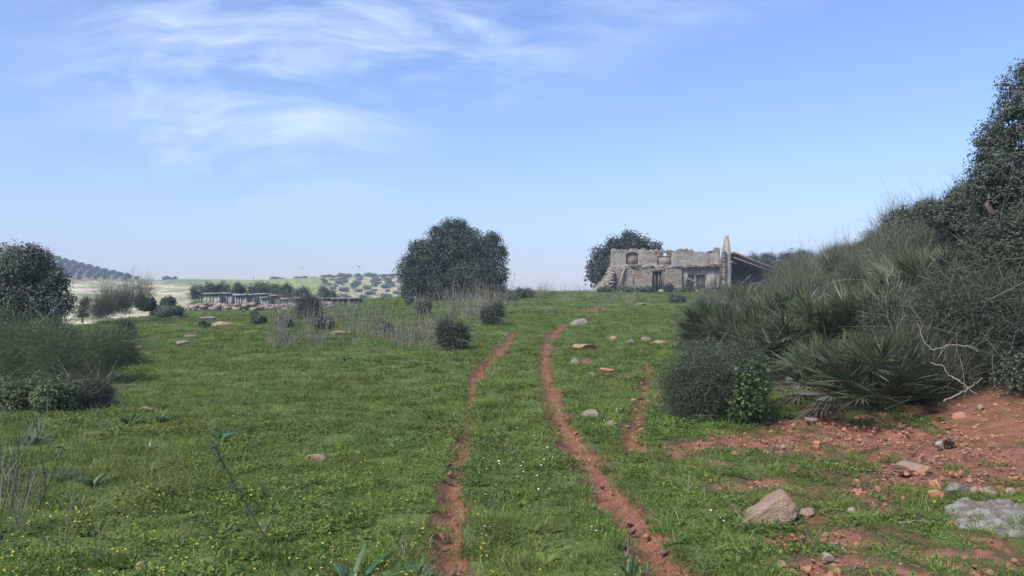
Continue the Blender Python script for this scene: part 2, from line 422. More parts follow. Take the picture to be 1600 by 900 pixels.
bp = N(nt, 'ShaderNodeBump'); bp.inputs['Strength'].default_value = .7; bp.inputs['Distance'].default_value = .03
nt.links.new(math_(nt, 'ADD', nA, math_(nt, 'MULTIPLY', nB, .5)), bp.inputs['Height']); nt.links.new(bp.outputs[0], b.inputs['Normal'])
bdark = ss(1.2, 3.2, GX-np.interp(GY, *_toe))*(GY < 80)  # mask that turns the soil dark brown upslope of the bank toe
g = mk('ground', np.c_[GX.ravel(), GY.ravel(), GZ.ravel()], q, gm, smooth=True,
       attrs=dict(soil=S.ravel(), far=far.ravel(), bank_dark=bdark.ravel(), farcol=C.reshape(-1, 3)))
tag(g, 'grassy hillside rising to the ruin with two red earth wheel ruts', kind='structure')
def gz(x, y): return float(H(x, y))-.0
# ------------------------------------------------------------ scatter by geometry nodes (stuff only)
def scatter(name, pts, rot, scl, ix, sources, label):
    me = bpy.data.meshes.new(name); me.vertices.add(len(pts)); me.vertices.foreach_set('co', np.asarray(pts, np.float32).ravel())
    for nm, ty, key, val in (('rot', 'FLOAT_VECTOR', 'vector', rot), ('scl', 'FLOAT_VECTOR', 'vector', scl), ('ix', 'INT', 'value', ix)):
        a = me.attributes.new(nm, ty, 'POINT'); a.data.foreach_set(key, np.asarray(val, np.int32 if ty == 'INT' else np.float32).ravel())
    o = bpy.data.objects.new(name, me); COL.objects.link(o); tag(o, label, kind='stuff')
    cc = bpy.data.collections.new(name+' pieces')
    for s_ in sources: cc.objects.link(s_)
    ng = bpy.data.node_groups.new(name, 'GeometryNodeTree')
    ng.interface.new_socket('Geometry', in_out='INPUT', socket_type='NodeSocketGeometry'); ng.interface.new_socket('Geometry', in_out='OUTPUT', socket_type='NodeSocketGeometry')
    gi = ng.nodes.new('NodeGroupInput'); go = ng.nodes.new('NodeGroupOutput')
    ip = ng.nodes.new('GeometryNodeInstanceOnPoints'); ci = ng.nodes.new('GeometryNodeCollectionInfo')
    ci.inputs['Collection'].default_value = cc; ci.inputs['Separate Children'].default_value = True; ci.inputs['Reset Children'].default_value = True
    L = ng.links
    def na(n_, dt):
        a = ng.nodes.new('GeometryNodeInputNamedAttribute'); a.data_type = dt; a.inputs['Name'].default_value = n_; return a.outputs[0]
    L.new(gi.outputs[0], ip.inputs['Points']); L.new(ci.outputs[0], ip.inputs['Instance']); ip.inputs['Pick Instance'].default_value = True
    L.new(na('ix', 'INT'), ip.inputs['Instance Index']); L.new(na('rot', 'FLOAT_VECTOR'), ip.inputs['Rotation']); L.new(na('scl', 'FLOAT_VECTOR'), ip.inputs['Scale'])
    L.new(ip.outputs[0], go.inputs[0])
    md = o.modifiers.new('scatter', 'NODES'); md.node_group = ng
    return o
def grass_tuft(seed, n, h, spread, w):
    mb = MB(); r = rng.random(n)**.6*spread; a = rng.random(n)*6.283
    P = np.c_[r*np.cos(a), r*np.sin(a), np.full(n, -.01)]
    D = np.c_[np.cos(a)*.35, np.sin(a)*.35, np.ones(n)]+rng.normal(size=(n, 3))*.3
    D[:, 2] = np.abs(D[:, 2])
    mb.ribbons(P, D, h*(.5+.7*rng.random(n)), w*(.7+.6*rng.random(n)), bend=np.c_[rng.normal(size=(n, 2))*.3, -np.abs(rng.normal(size=n))*.3], seg=2)
    return mb.build('grass_tuft', M['grass'], link=False)
def clover_tuft(n, h, spread, size):
    mb = MB(); r = rng.random(n)**.55*spread; a = rng.random(n)*6.283
    P = np.c_[r*np.cos(a), r*np.sin(a), h*(.2+.8*rng.random(n))*(1-.4*r/spread)]
    mb.leaves(P, np.c_[rng.normal(size=(n, 2))*.55, np.ones(n)], size*(.6+.8*rng.random(n)), .8)
    return mb.build('clover_tuft', M['clover'], link=False)
def rosette(n, L, W):
    mb = MB(); a = rng.random(n)*6.283; el = .15+rng.random(n)*.7; D = np.c_[np.cos(a)*np.cos(el), np.sin(a)*np.cos(el), np.sin(el)]
    mb.ribbons(np.zeros((n, 3)), D, L*(.6+.6*rng.random(n)), W, bend=np.array([0, 0, -.3]), seg=4, prof=[.3, .8, 1, .8, .1], side=nrm(np.cross(D, [0, 0, 1])))
    return mb.build('weed_rosette', M['clover'], link=False)
def dry_tuft(n, h, spread):
    mb = MB(); a = rng.random(n)*6.283; r = rng.random(n)*spread
    mb.ribbons(np.c_[r*np.cos(a), r*np.sin(a), 0*a], np.c_[rng.normal(size=(n, 2))*.4, np.ones(n)], h*(.4+.7*rng.random(n)), .0045, bend=rng.normal(size=(n, 3))*.3, seg=2)
    return mb.build('dry_tuft', M['dry'], link=False)
tufts = [grass_tuft(0, 46, .10, .15, .006), grass_tuft(1, 40, .12, .15, .006), clover_tuft(80, .055, .16, .022), clover_tuft(70, .07, .15, .027), grass_tuft(4, 50, .075, .16, .007), clover_tuft(90, .045, .17, .018), rosette(12, .10, .030), grass_tuft(8, 16, .24, .10, .005), grass_tuft(9, 60, .16, .14, .008), dry_tuft(14, .22, .1)]
for k_, o_ in enumerate(tufts): o_.name = 'piece%03d' % k_
for k_, o_ in enumerate(tufts): o_.name = 'grass_tuft.%03d' % (k_+1)
def band(y0, y1, dens, s0):
    A = 0.0
    w = lambda y: .72*y+4.5
    n = int(dens*((w(y0)+w(y1))*(y1-y0)))
    y = rng.random(n)*(y1-y0)+y0; x = (rng.random(n)*2-1)*w(y1)
    k = np.abs(x) < w(y); x, y = x[k], y[k]
    s = soil(x, y)
    p = s+(fbm(x*5, y*5, 5, 3)-.5)*.7
    keep = (p < np.where(y > 45, .3, .42)) | ((rng.random(len(x)) < .10) & (s < .95))
    toe = np.interp(y, *_toe); keep &= (x-toe < 2.2) | (rng.random(len(x)) < .12)
    pe = np.interp(x/np.maximum(y, 1), _pe_t, _pe_d); keep &= y < pe+2
    x, y, s = x[keep], y[keep], s[keep]
    sc_ = s0*(.65+.7*rng.random(len(x)))*(.75+.5*fbm(x*.8, y*.8, 61, 3))*np.where(s > .3, .75, 1)
    return x, y, sc_
bx = [band(3.2, 9, 120, .9), band(9, 16, 66, 1.05), band(16, 28, 30, 1.35), band(28, 50, 12, 1.8), band(50, 102, 3.4, 2.6)]
x = np.concatenate([b_[0] for b_ in bx]); y = np.concatenate([b_[1] for b_ in bx]); s_ = np.concatenate([b_[2] for b_ in bx])
n = len(x)
tp = fbm(x*.5, y*.5, 71, 3)+rng.normal(size=n)*.12
ix = np.where(tp > .5, rng.choice([0, 1, 4], n), rng.choice([2, 3, 5], n))
rr = rng.random(n)+.5*(fbm(x*.9, y*.9, 81, 3)-.5); ix = np.where(rr < .06, 7, ix); ix = np.where((rr > .10) & (rr < .17), 6, ix); ix = np.where(rr > .99, 8, ix); ix = np.where((rr > .93) & (rr < .95), 9, ix)
scatter('grass', np.c_[x, y, H(x, y)], np.c_[rng.normal(size=(n, 2))*.12, rng.random(n)*6.283], np.c_[s_, s_, s_*(.7+.5*rng.random(n))/np.maximum(s_, 1)**.35], ix, tufts, 'short green grass and clover covering the hillside')
print('grass', n)
# flowers
def flowers(name, mat, n, spots, label, size):
    mb = MB(); y = 4+rng.random(n)**1.7*42; x = (rng.random(n)*2-1)*.7*y
    d = fbm(x*.45, y*.45, 101 if mat == 'yellow' else 140, 3)
    k = (d > .50+.0*y) & (soil(x, y) < .25)
    if mat == 'yellow': k &= (x < -.02*y) | (rng.random(n) < .13)
    else: k &= (x > -.1*y) & (x < 2.5) & (y < 16) & (d > .56)
    x, y = x[k], y[k]
    for px, py, rx, ry, m_ in spots:
        for _ in range(m_):
            a, c = gp(px+random.gauss(0, rx), py+random.gauss(0, ry)); x = np.r_[x, a]; y = np.r_[y, c]
    z = H(x, y); m_ = len(x); sz = size*(.7+.6*rng.random(m_))*(1+y/40)
    hh = .07+.06*rng.random(m_)+y*.0015
    P = np.c_[x, y, z+hh]
    Nn = nrm(np.c_[rng.normal(size=(m_, 2))*.35, np.ones(m_)]); a = nrm(np.cross(Nn, [0.3, .9, .1])); b_ = np.cross(Nn, a)
    k6 = np.arange(7)*2*math.pi/7
    rr = sz[:, None]*np.where(np.arange(7) % 2, .7, 1)[None]
    ring = P[:, None]+(a[:, None]*np.cos(k6)[None, :, None]+b_[:, None]*np.sin(k6)[None, :, None])*rr[..., None]
    V = np.concatenate([P[:, None]-Nn[:, None]*sz[:, None, None]*.25, ring], 1).reshape(-1, 3)
    base = (np.arange(m_)*8)[:, None]; j = np.arange(7)[None]
    tr = np.stack([np.broadcast_to(base, (m_, 7)), base+1+j, base+1+(j+1) % 7], -1).reshape(-1, 3)
    mb.add(V, tr, np.repeat(rng.random(m_), 8))
    o = mb.build(name, M[mat]); tag(o, label, kind='stuff'); print(name, m_)
flowers('yellow_wildflowers', 'yellow', 7500, [(110, 822, 25, 14, 26), (640, 610, 15, 8, 20), (690, 610, 20, 12, 26), (300, 590, 60, 20, 60), (180, 655, 60, 12, 50), (600, 560, 60, 14, 60), (90, 660, 30, 8, 20)], 'small yellow wildflowers dotted through the grass', .0065)
flowers('white_wildflowers', 'white', 2500, [(800, 735, 30, 10, 22), (760, 852, 4, 4, 4), (925, 852, 6, 4, 6), (830, 768, 20, 8, 10), (880, 770, 20, 14, 8)], 'small white daisies in the grass between the ruts', .008)
# ------------------------------------------------------------ rocks
import bmesh
def ico(sub):
    bm = bmesh.new(); bmesh.ops.create_icosphere(bm, subdivisions=sub, radius=1)
    V = np.array([v_.co[:] for v_ in bm.verts]); Fc = np.array([[v_.index for v_ in f_.verts] for f_ in bm.faces]); bm.free(); return V, Fc
ICO = {k: ico(k) for k in (1, 2, 3, 4)}
def rockV(seed, planes=11, sub=3, rough=.04, flat=None):
    r = np.random.default_rng(seed); V, Fc = ICO[sub]; V = nrm(V)
    Nn = nrm(r.normal(size=(planes, 3))); d = .5+.5*r.random(planes)
    rad = np.full(len(V), 1.3)
    for a, b_ in zip(Nn, d):
        c = V@a; rad = np.where(c > .05, np.minimum(rad, b_/np.maximum(c, .05)), rad)
    W = V*rad[:, None]
    W += V*((fbm(V[:, 0]*4+seed, V[:, 1]*4+V[:, 2]*3, seed % 90, 3)-.5)*rough*4)[:, None]
    return W, Fc
def rock(px, py, w, h, mat, label, seed, dep=.7, rz=0, tilt=0, name='stone', group=None, sub=4, planes=8, sink=.40, cat='stone', fixed=None):
    x, y = gp(px, py); W, Fc = rockV(seed, planes, sub)
    wm = w/F*y; hm = max(h/F*y*1.25, .03)
    e = W.max(0)-W.min(0); W = (W-W.min(0)-e/2)/e
    W = W*np.array([wm, wm*dep, hm])
    c, s = math.cos(tilt), math.sin(tilt); W = np.c_[W[:, 0]*c-W[:, 2]*s, W[:, 1], W[:, 0]*s+W[:, 2]*c]
    W[:, 2] -= W[:, 2].min()
    o = mk(name, W, Fc, M[mat], smooth=False)
    if sub >= 3: o.data.polygons.foreach_set('use_smooth', np.ones(len(Fc), bool)); o.data.set_sharp_from_angle(angle=R_(28))
    o.location = (x, y+wm*dep*.4, gz(x, y+wm*dep*.3)-hm*sink); o.rotation_euler = (0, 0, rz)
    return tag(o, label, cat, group)
ROCKS = [
 (1500, 775, 38, 26, 'rock_grey', 'angular grey block topping the rubble at the right edge', 8, .8, .4, 0),
 (1466, 779, 27, 17, 'rock_red', 'rounded reddish stone left of the grey block', 12, .8, 0, 0),
 (1470, 763, 24, 17, 'rock_red', 'upper reddish stone leaning behind the rounded one', 14, .8, .6, 0),
 (1435, 737, 56, 16, 'rock_tan', 'broad flat earth-covered tan stone set in red soil', 17, .9, 0, 0),
 (1333, 802, 15, 11, 'rock_pale', 'small pale round stone in grass right of the tan boulder', 18, .9, 0, 0),
 (1265, 806, 28, 12, 'rock_tan', 'flat brown shard beside the large tan boulder', 19, .7, .3, 0),
 (1470, 698, 16, 11, 'rock_pale', 'pale stone beside the dark clod', 20, .9, 0, 0),
 (1277, 698, 16, 11, 'rock_red', 'small orange stone on the soil strip above the green weeds', 21, .9, .5, 0),
 (1225, 700, 10, 7, 'rock_pale', 'tiny pale stone just left of the small orange stone', 22, .9, .5, 0),
 (1150, 711, 12, 7, 'rock_red', 'small orange pebble near the corner of the soil and grass', 23, .9, 0, 0),
 (1198, 710, 12, 7, 'rock_pale', 'small cream pebble on bare soil right of the orange pebble', 24, .9, 0, 0),
 (1341, 757, 13, 10, 'rock_red', 'lone orange stone in the grass above the pale round stone', 25, .9, 0, 0),
 (1171, 863, 15, 8, 'rock_pale', 'cream stone in the grass below the large tan boulder', 26, .9, 0, 0),
 (1297, 873, 18, 10, 'rock_pale', 'pale grey stone near the bottom edge right of the track', 27, .9, 0, 0),
 (1222, 884, 14, 9, 'rock_tan', 'brown stone at the bottom edge below the boulder', 28, .9, 0, 0),
 (1493, 822, 14, 9, 'rock_red', 'orange pebble in front of the lichen slab', 29, .9, 0, 0),
 (1270, 659, 22, 7, 'rock_grey', 'flat grey stone on the crest of the red soil strip', 30, .9, 0, 0),
 (1342, 655, 14, 5, 'rock_pale', 'thin pale stone at the foot of the dwarf palm', 31, .9, 0, 0),
 (1505, 655, 24, 12, 'rock_red', 'orange stone under the fallen pale branches', 32, .8, .4, 0),
 (1535, 640, 14, 9, 'rock_pale', 'pale stone right of the fallen branches', 33, .8, .4, 0),
 (1584, 604, 18, 10, 'rock_tan', 'tan stone high on the red bank at the right edge', 34, .8, .4, 0),
 (1568, 599, 10, 6, 'rock_pale', 'small pale stone high on the red bank', 35, .8, .4, 0),
 (924, 655, 29, 17, 'rock_grey', 'speckled brown rock right of the right rut', 36, .8, .2, 0),
 (954, 667, 26, 10, 'rock_tan', 'tan tilted stone right of the speckled rock', 37, .6, -.5, .2),
 (912, 546, 44, 11, 'rock_tan', 'long flat tan stone right of the ruts', 38, .6, .25, .08),
 (898, 571, 20, 15, 'rock_grey', 'upright grey stone beside a bare soil patch', 39, .7, .7, .3),
 (951, 583, 27, 10, 'rock_red', 'orange stone beside a grass clump right of the ruts', 40, .7, 0, 0),
 (927, 588, 21, 7, 'rock_pale', 'pale flat stone left of the orange stone', 41, .7, .2, 0),
 (941, 591, 15, 4, 'rock_grey', 'thin grey stone in front of the orange stone', 42, .7, .2, 0),
 (905, 508, 30, 13, 'rock_grey', 'grey outcrop just below the bare patch of the track', 43, .7, .3, .15),
 (957, 531, 17, 8, 'rock_tan', 'round tan stone leftmost of a row across the slope', 44, .8, 0, 0),
 (985, 537, 21, 9, 'rock_grey', 'blue grey stone second in the row across the slope', 45, .8, 0, 0),
 (1010, 533, 20, 8, 'rock_grey', 'grey stone third in the row across the slope', 46, .8, .3, 0),
 (1032, 538, 28, 8, 'rock_tan', 'wide tan stone rightmost in the row across the slope', 47, .8, 0, 0),
 (1092, 503, 16, 6, 'rock_grey', 'grey stone at the edge of the palm thicket', 48, .8, 0, 0),
 (1000, 478, 18, 6, 'rock_grey', 'small grey stone below the ruin', 49, .8, 0, 0),
 (1031, 622, 20, 8, 'rock_red', 'reddish stone left of the spiny bush', 50, .8, 0, 0),
 (991, 627, 14, 5, 'rock_red', 'flat reddish stone on the narrow side path', 51, .8, 0, 0),
 (490, 722, 34, 15, 'rock_tan', 'single tan stone in the grass left of the track', 52, .6, .4, .1),
 (484, 808, 20, 10, 'rock_tan', 'half buried stone in the left foreground grass', 53, .6, .4, 0),
 (213, 890, 26, 14, 'rock_tan', 'brown stone near the bottom left edge', 54, .8, 0, 0),
 (225, 642, 34, 9, 'rock_tan', 'flat tan stone beside the strap leaved plants on the left', 55, .5, .1, 0),
 (285, 539, 28, 9, 'rock_grey', 'grey flat rock right of the orange soil on the left', 56, .8, 0, 0),
 (292, 528, 30, 7, 'rock_grey', 'second grey flat rock just behind the first on the left', 57, .8, 0, 0),
 (262, 498, 34, 7, 'rock_grey', 'grey slab in front of the grey green shrub', 58, .8, 0, 0),
 (322, 500, 28, 7, 'rock_grey', 'dark grey slab left of the long brown outcrop', 59, .8, 0, 0),
 (352, 510, 66, 9, 'rock_tan', 'long low brown outcrop in the left meadow', 60, .5, 0, 0),
 (215, 546, 24, 7, 'rock_tan', 'low stone in front of the dark round bush', 61, .6, 0, 0),
 (533, 524, 34, 9, 'rock_tan', 'low brown stone behind the reddish dry weeds', 62, .6, 0, 0),
 (1262, 606, 56, 26, 'rock_grey', 'grey boulder between the spiny bush and the dwarf palm', 63, .7, 0, 0),
]
for i, r in enumerate(ROCKS):
    px, py, w, h, mat, lab, seed, dep, rz, tilt = r
    rock(px, py, w, h, mat, lab, seed, dep, rz, tilt, group='loose stones on the slope')
def boulder():
    x, y = gp(1203, 818); k = y/F; out_ = [(1157, 817), (1163, 810), (1182, 796), (1202, 782), (1222, 764), (1231, 768), (1246, 790), (1240, 805), (1212, 819), (1175, 822)]
    P = [((a-1203)*k, -.02, (818-b_)*k*1.02) for a, b_ in out_]+[((a-1214)*k*.55+.05, .30, (818-b_)*k*.66) for a, b_ in out_]+[((a-1200)*k*.95+.02, .14, (818-b_)*k*1.06) for a, b_ in out_[2:7]]
    P += [((a-1203)*k*.9, .1, -.08) for a, b_ in out_[::3]]
    bm = bmesh.new(); vs = [bm.verts.new(p) for p in P]; r_ = bmesh.ops.convex_hull(bm, input=vs)
    bmesh.ops.delete(bm, geom=[v_ for v_ in bm.verts if not v_.link_faces], context='VERTS')
    bmesh.ops.bevel(bm, geom=bm.edges[:], offset=.008, segments=1, affect='EDGES'); bmesh.ops.triangulate(bm, faces=bm.faces[:]); bmesh.ops.subdivide_edges(bm, edges=bm.edges[:], cuts=4, use_grid_fill=True)
    for v_ in bm.verts:
        c_ = v_.co; nn = float(fbm(c_.x*9+3, c_.z*9+c_.y*6, 5, 4))-.5; v_.co += v_.normal*nn*.035
    me = bpy.data.meshes.new('boulder'); bm.to_mesh(me); bm.free(); me.materials.append(M['rock_tan'])
    me.polygons.foreach_set('use_smooth', np.ones(len(me.polygons), bool)); me.set_sharp_from_angle(angle=R_(35))
    o = bpy.data.objects.new('boulder', me); COL.objects.link(o); o.scale = (1.04, 1, .84); o.location = (x, y, gz(x, y)-.01); tag(o, 'large tan boulder with a pointed top lying right of the track', 'boulder')
boulder()
# lichen slab at right edge
def slab():
    n_ = 60; V = []; x0, y0 = gp(1500, 790)
    u = np.linspace(0, 1, n_); U, W_ = np.meshgrid(u, u)
    cx, cy = gp(1606, 822)
    X = (U-.5)*1.15; Y = (W_-.5)*.75
    edge = np.minimum.reduce([U, 1-U, W_, 1-W_])
    nz = fbm(U*7, W_*7, 5, 4)
    wob = .12*(fbm(U*3, W_*3, 9, 2)-.5)
    X = X+wob; Y = Y+wob*.8+(.18*(U-.5))
    Z = .09*ss(0, .10, edge+.06*(nz-.5))+(nz-.5)*.07+(fbm(U*16, W_*16, 15, 3)-.5)*.10+.02-.08*(1-W_)**2
    idx_ = np.arange(n_*n_).reshape(n_, n_); q_ = np.stack([idx_[:-1, :-1], idx_[:-1, 1:], idx_[1:, 1:], idx_[1:, :-1]], -1).reshape(-1, 4)
    o = mk('rock_slab', np.c_[X.ravel(), Y.ravel(), Z.ravel()-.04], q_, M['rock_lichen'], smooth=True)
    o.location = (cx+.05, cy, gz(cx, cy)); o.rotation_euler = (R_(3), 0, R_(-28))
    tag(o, 'rough lichen-covered grey white rock slab at the lower right edge', 'rock')
slab()
for k in range(9):
    rock(1518+k*10+random.uniform(-3, 3), 779-random.uniform(0, 12)+k*.2, random.uniform(11, 20), random.uniform(8, 12), random.choice(['rock_red', 'rock_red', 'rock_grey', 'rock_pale']), 'small reddish rubble stone in the heap behind the lichen slab', 200+k, group='rubble stones behind the lichen slab', sub=2)
rock(1486, 697, 22, 12, 'clod', 'black clod of burnt matter beside the pale stone', 90, cat='clod', name='dark_clod', planes=24)
rock(986, 823, 12, 5, 'clod', 'dark dropping on the edge of the right rut', 91, cat='clod', name='dark_clod', planes=24)
rock(1178, 893, 22, 7, 'clod', 'black scrap lying at the bottom edge in the grass', 92, cat='clod', name='dark_clod', planes=24)
# gravel
peb = []
for k in range(6):
    W, Fc = rockV(300+k, 9, 2); o = mk('pebble', W*np.array([1, .8, .6]), Fc, M[['rock_red', 'rock_tan', 'rock_red', 'rock_tan', 'rock_red', 'rock_red'][k]], link=False); peb.append(o)
n = 42000; y = 4+rng.random(n)**1.3*22; x = rng.random(n)*(.75*y+1)*1.0-.1*y
s = soil(x, y); k = (s > .55) & (x < np.interp(y, *_toe)+4.0) & (rng.random(n) < np.where(x > .23*y, .9, .22))
x, y = x[k], y[k]; n = len(x); sz = (.005+.030*rng.random(n)**4.5)+y*.0003
scatter('gravel', np.c_[x, y, H(x, y)-.04*ss(.3, 1, soil(x, y))*(x < np.interp(y, *_toe))+sz*.2], rng.random((n, 3))*6.28*np.array([.1, .1, 1]), np.c_[sz, sz, sz], rng.integers(0, 6, n), peb, 'reddish gravel and crumbs of stone on bare soil')
print('gravel', n)
# ------------------------------------------------------------ plants
def strap_plant(n, L, W):
    mb = MB(); a = rng.random(n)*6.283; el = .25+rng.random(n)*1.0
    D = np.c_[np.cos(a)*np.cos(el), np.sin(a)*np.cos(el), np.sin(el)]
    P = np.c_[np.cos(a)*.03, np.sin(a)*.03, np.full(n, -.02)]
    side = nrm(np.cross(D, [0, 0, 1]))+rng.normal(size=(n, 3))*.2
    Ls = L*(.6+.5*rng.random(n))
    mb.ribbons(P, D, Ls, W*(.8+.4*rng.random(n)), bend=np.c_[D[:, :2]*.15, -.15-.5*rng.random(n)], seg=7, prof=[1, 1, .98, .93, .84, .68, .42, .05], side=side)
    return mb.build('strap_leaved_plant', M['strap'])
AS = [(343, 690, 40, 'strap leaved plant standing alone in the left meadow'), (202, 664, 45, 'spiky strap leaved plant beside the flat tan stone'),
      (178, 678, 34, 'low strap leaved plant left of the flat tan stone'), (250, 660, 30, 'sparse strap leaved plant right of the flat tan stone'),
      (50, 695, 45, 'strap leaved plant near the left edge among dry stalks'), (101, 752, 40, 'dark upright strap leaved plant in the left foreground'),
      (143, 760, 44, 'wide spreading strap leaved plant right of the dark upright one'), (108, 788, 34, 'thin pale strap leaved plant below the dark upright one'),
      (232, 705, 28, 'short strap leaved plant in the open left meadow'), (545, 925, 90, 'large strap leaved plant at the bottom edge left of the rut'),
      (985, 908, 66, 'upright strap leaved plant growing on the right rut'), (655, 905, 44, 'low leafy tuft at the bottom edge beside the left rut'),
      (965, 583, 22, 'small strap leaved tuft behind the orange stone'), (538, 565, 22, 'tall thin strap leaved plant in the mid meadow'), (280, 520, 14, 'small strap leaved plant by the orange soil')]
aproto = [strap_plant(26, 1, .07), strap_plant(20, 1, .065), strap_plant(34, 1, .06)]
used = set()
for i, (px, py, hpx, lab) in enumerate(AS):
    x, y = gp(px, py); L = hpx/F*y*1.15; k = i % 3
    o = aproto[k] if k not in used else aproto[k].copy()
    if k in used: COL.objects.link(o)
    used.add(k); o.location = (x, y, gz(x, y)); L *= 1.0; o.rotation_euler = (0, 0, rng.random()*6); o.scale = (L,)*3
    if i == 10: o.scale = (L*.6, L*.6, L*1.3)
    tag(o, lab, 'plant', 'strap leaved plants in the grass')
# leaning seed stalk
def stalk():
    x, y = gp(470, 935); mb = MB(); d = y
    top = np.array([(332-800)/F*d*.97, d*.97, pz(690, d*.97)]); bot = np.array([x, y, gz(x, y)])
    ts = np.linspace(0, 1, 16); pts = bot[None]+(top-bot)[None]*ts[:, None]+np.array([-.06, 0, .09])*np.sin(ts*math.pi)[:, None]
    mb.tube(pts, .0075*(1-.5*ts), 6, .9)
    o = mb.build('stem', M['mallow'], smooth=True); m2 = MB()
    k = 90; tt = .42+.58*rng.random(k); P = np.array([np.interp(tt, ts, pts[:, j]) for j in range(3)]).T
    D = sph(k); m2.ribbons(P, D, .022+.014*rng.random(k), .004, seg=1)
    V, Fc = ICO[1]
    for j in range(k): m2.add(V*.0055+P[j]+D[j]*.024, Fc, .3)
    r = empty('seed_stalk', tuple(bot), 0, 'green flower stalk with seed buds leaning left across the foreground', 'plant')
    for q_ in (o, m2.build('seed_heads', M['greygreen'])):
        q_.data.transform(__import__('mathutils').Matrix.Translation(tuple(-bot))); q_.parent = r
stalk()
# dry stalk clumps
def dry_clump(n, L, spread, fork=3, mat='dry', w=.011, lean=.35):
    mb = MB(); a = rng.random(n)*6.283; r = rng.random(n)*spread
    P = np.c_[r*np.cos(a), r*np.sin(a), np.full(n, -.03)]
    D = nrm(np.c_[np.cos(a)*lean, np.sin(a)*lean, np.ones(n)]+rng.normal(size=(n, 3))*.18)
    Ls = L*(.25+.75*rng.random(n)); b_ = rng.normal(size=(n, 3))*.22
    mb.ribbons(P, D, Ls, w, bend=b_, seg=3, prof=[1, .8, .6, .3])
    for f_ in range(fork):
        tt = .4+.6*rng.random(n); Q = P+D*(Ls*tt)[:, None]+b_*(Ls*tt**2)[:, None]
        mb.ribbons(Q, D+rng.normal(size=(n, 3))*.5, Ls*.3*rng.random(n), w*.6, seg=2)
    return mb.build('dry_weed_clump', M[mat])
dp = [dry_clump(14, 1, .15), dry_clump(26, 1, .35, 3, 'greydry'), dry_clump(9, 1, .1, 5, 'greydry'), dry_clump(34, 1, .5, 2, 'dry', .012, .2), dry_clump(36, 1, .8, 4, 'greydry', .020, .45), dry_clump(28, 1, .6, 4, 'dry', .019, .5)]
for o in dp: COL.objects.unlink(o)
def place_dry(x, y, h, k, lab, group):
    o = dp[k].copy(); COL.objects.link(o); o.location = (x, y, gz(x, y)); o.rotation_euler = (0, 0, rng.random()*6.28); o.scale = (h*.8, h*.8, h)
    tag(o, lab, 'dry weeds', group)
for px, py, hpx, k, lab in [(325, 612, 36, 2, 'pale dry weed standing alone in the left meadow'), (130, 700, 60, 2, 'thin reddish dry stalks behind the strap leaved plants'), (153, 695, 50, 2, 'thin dry stalks right of the reddish ones'),
                       (600, 552, 30, 0, 'low dry weeds in the middle of the meadow'), (517, 538, 22, 1, 'reddish brown bushy dry weeds before the low brown stone'), (690, 700, 8, 0, 'short dry stub in the grass'),
                       (332, 492, 28, 2, 'thin bare weed left of the long brown outcrop'), (60, 560, 60, 2, 'tall pale stick rising from the feathery bush')]:
    x, y = gp(px, py); place_dry(x, y, hpx/F*y, k, lab, 'single dry weeds in the meadow')
for i in range(66):
    px = rng.uniform(425, 790); py = rng.uniform(488, 545) if px < 700 else rng.uniform(474, 500)
    x, y = gp(px, py); place_dry(x, y, rng.uniform(26, 46)/F*y, rng.choice([4, 4, 5, 4]), 'pale grey dry weed clump in the mid meadow left of the track', 'grey dry weeds in the mid meadow')
for i in range(46):
    px = rng.uniform(765, 985); py = rng.uniform(463, 476)
    x, y = gp(px, py); y = rng.uniform(66, 96) if px < 935 else min(y, 82); x = (px-800)/F*y; place_dry(x, y, rng.uniform(.5, 1.3)*(1.25 if y > 82 else 1), rng.choice([4, 5, 5]), 'tall dry grass clump along the crest between the big tree and the ruin', 'dry grass along the crest')
for i, (px, py, hpx) in enumerate([(8, 800, 190), (35, 830, 150), (60, 790, 120), (95, 860, 130), (-10, 760, 140), (150, 880, 110)]):
    x, y = gp(px, py); place_dry(x, y, hpx/F*y, [1, 2, 2, 0, 1, 2][i], ['dense pale dry twigs at the left edge of the foreground', 'forked dry stalk next to the dense twigs', 'dry twigs behind the forked stalk at left', 'thin dry stalks low in the left foreground', 'dry twigs half outside the left edge', 'last thin dry stalks right of the left foreground twigs'][i], 'dry stalks in the left foreground')
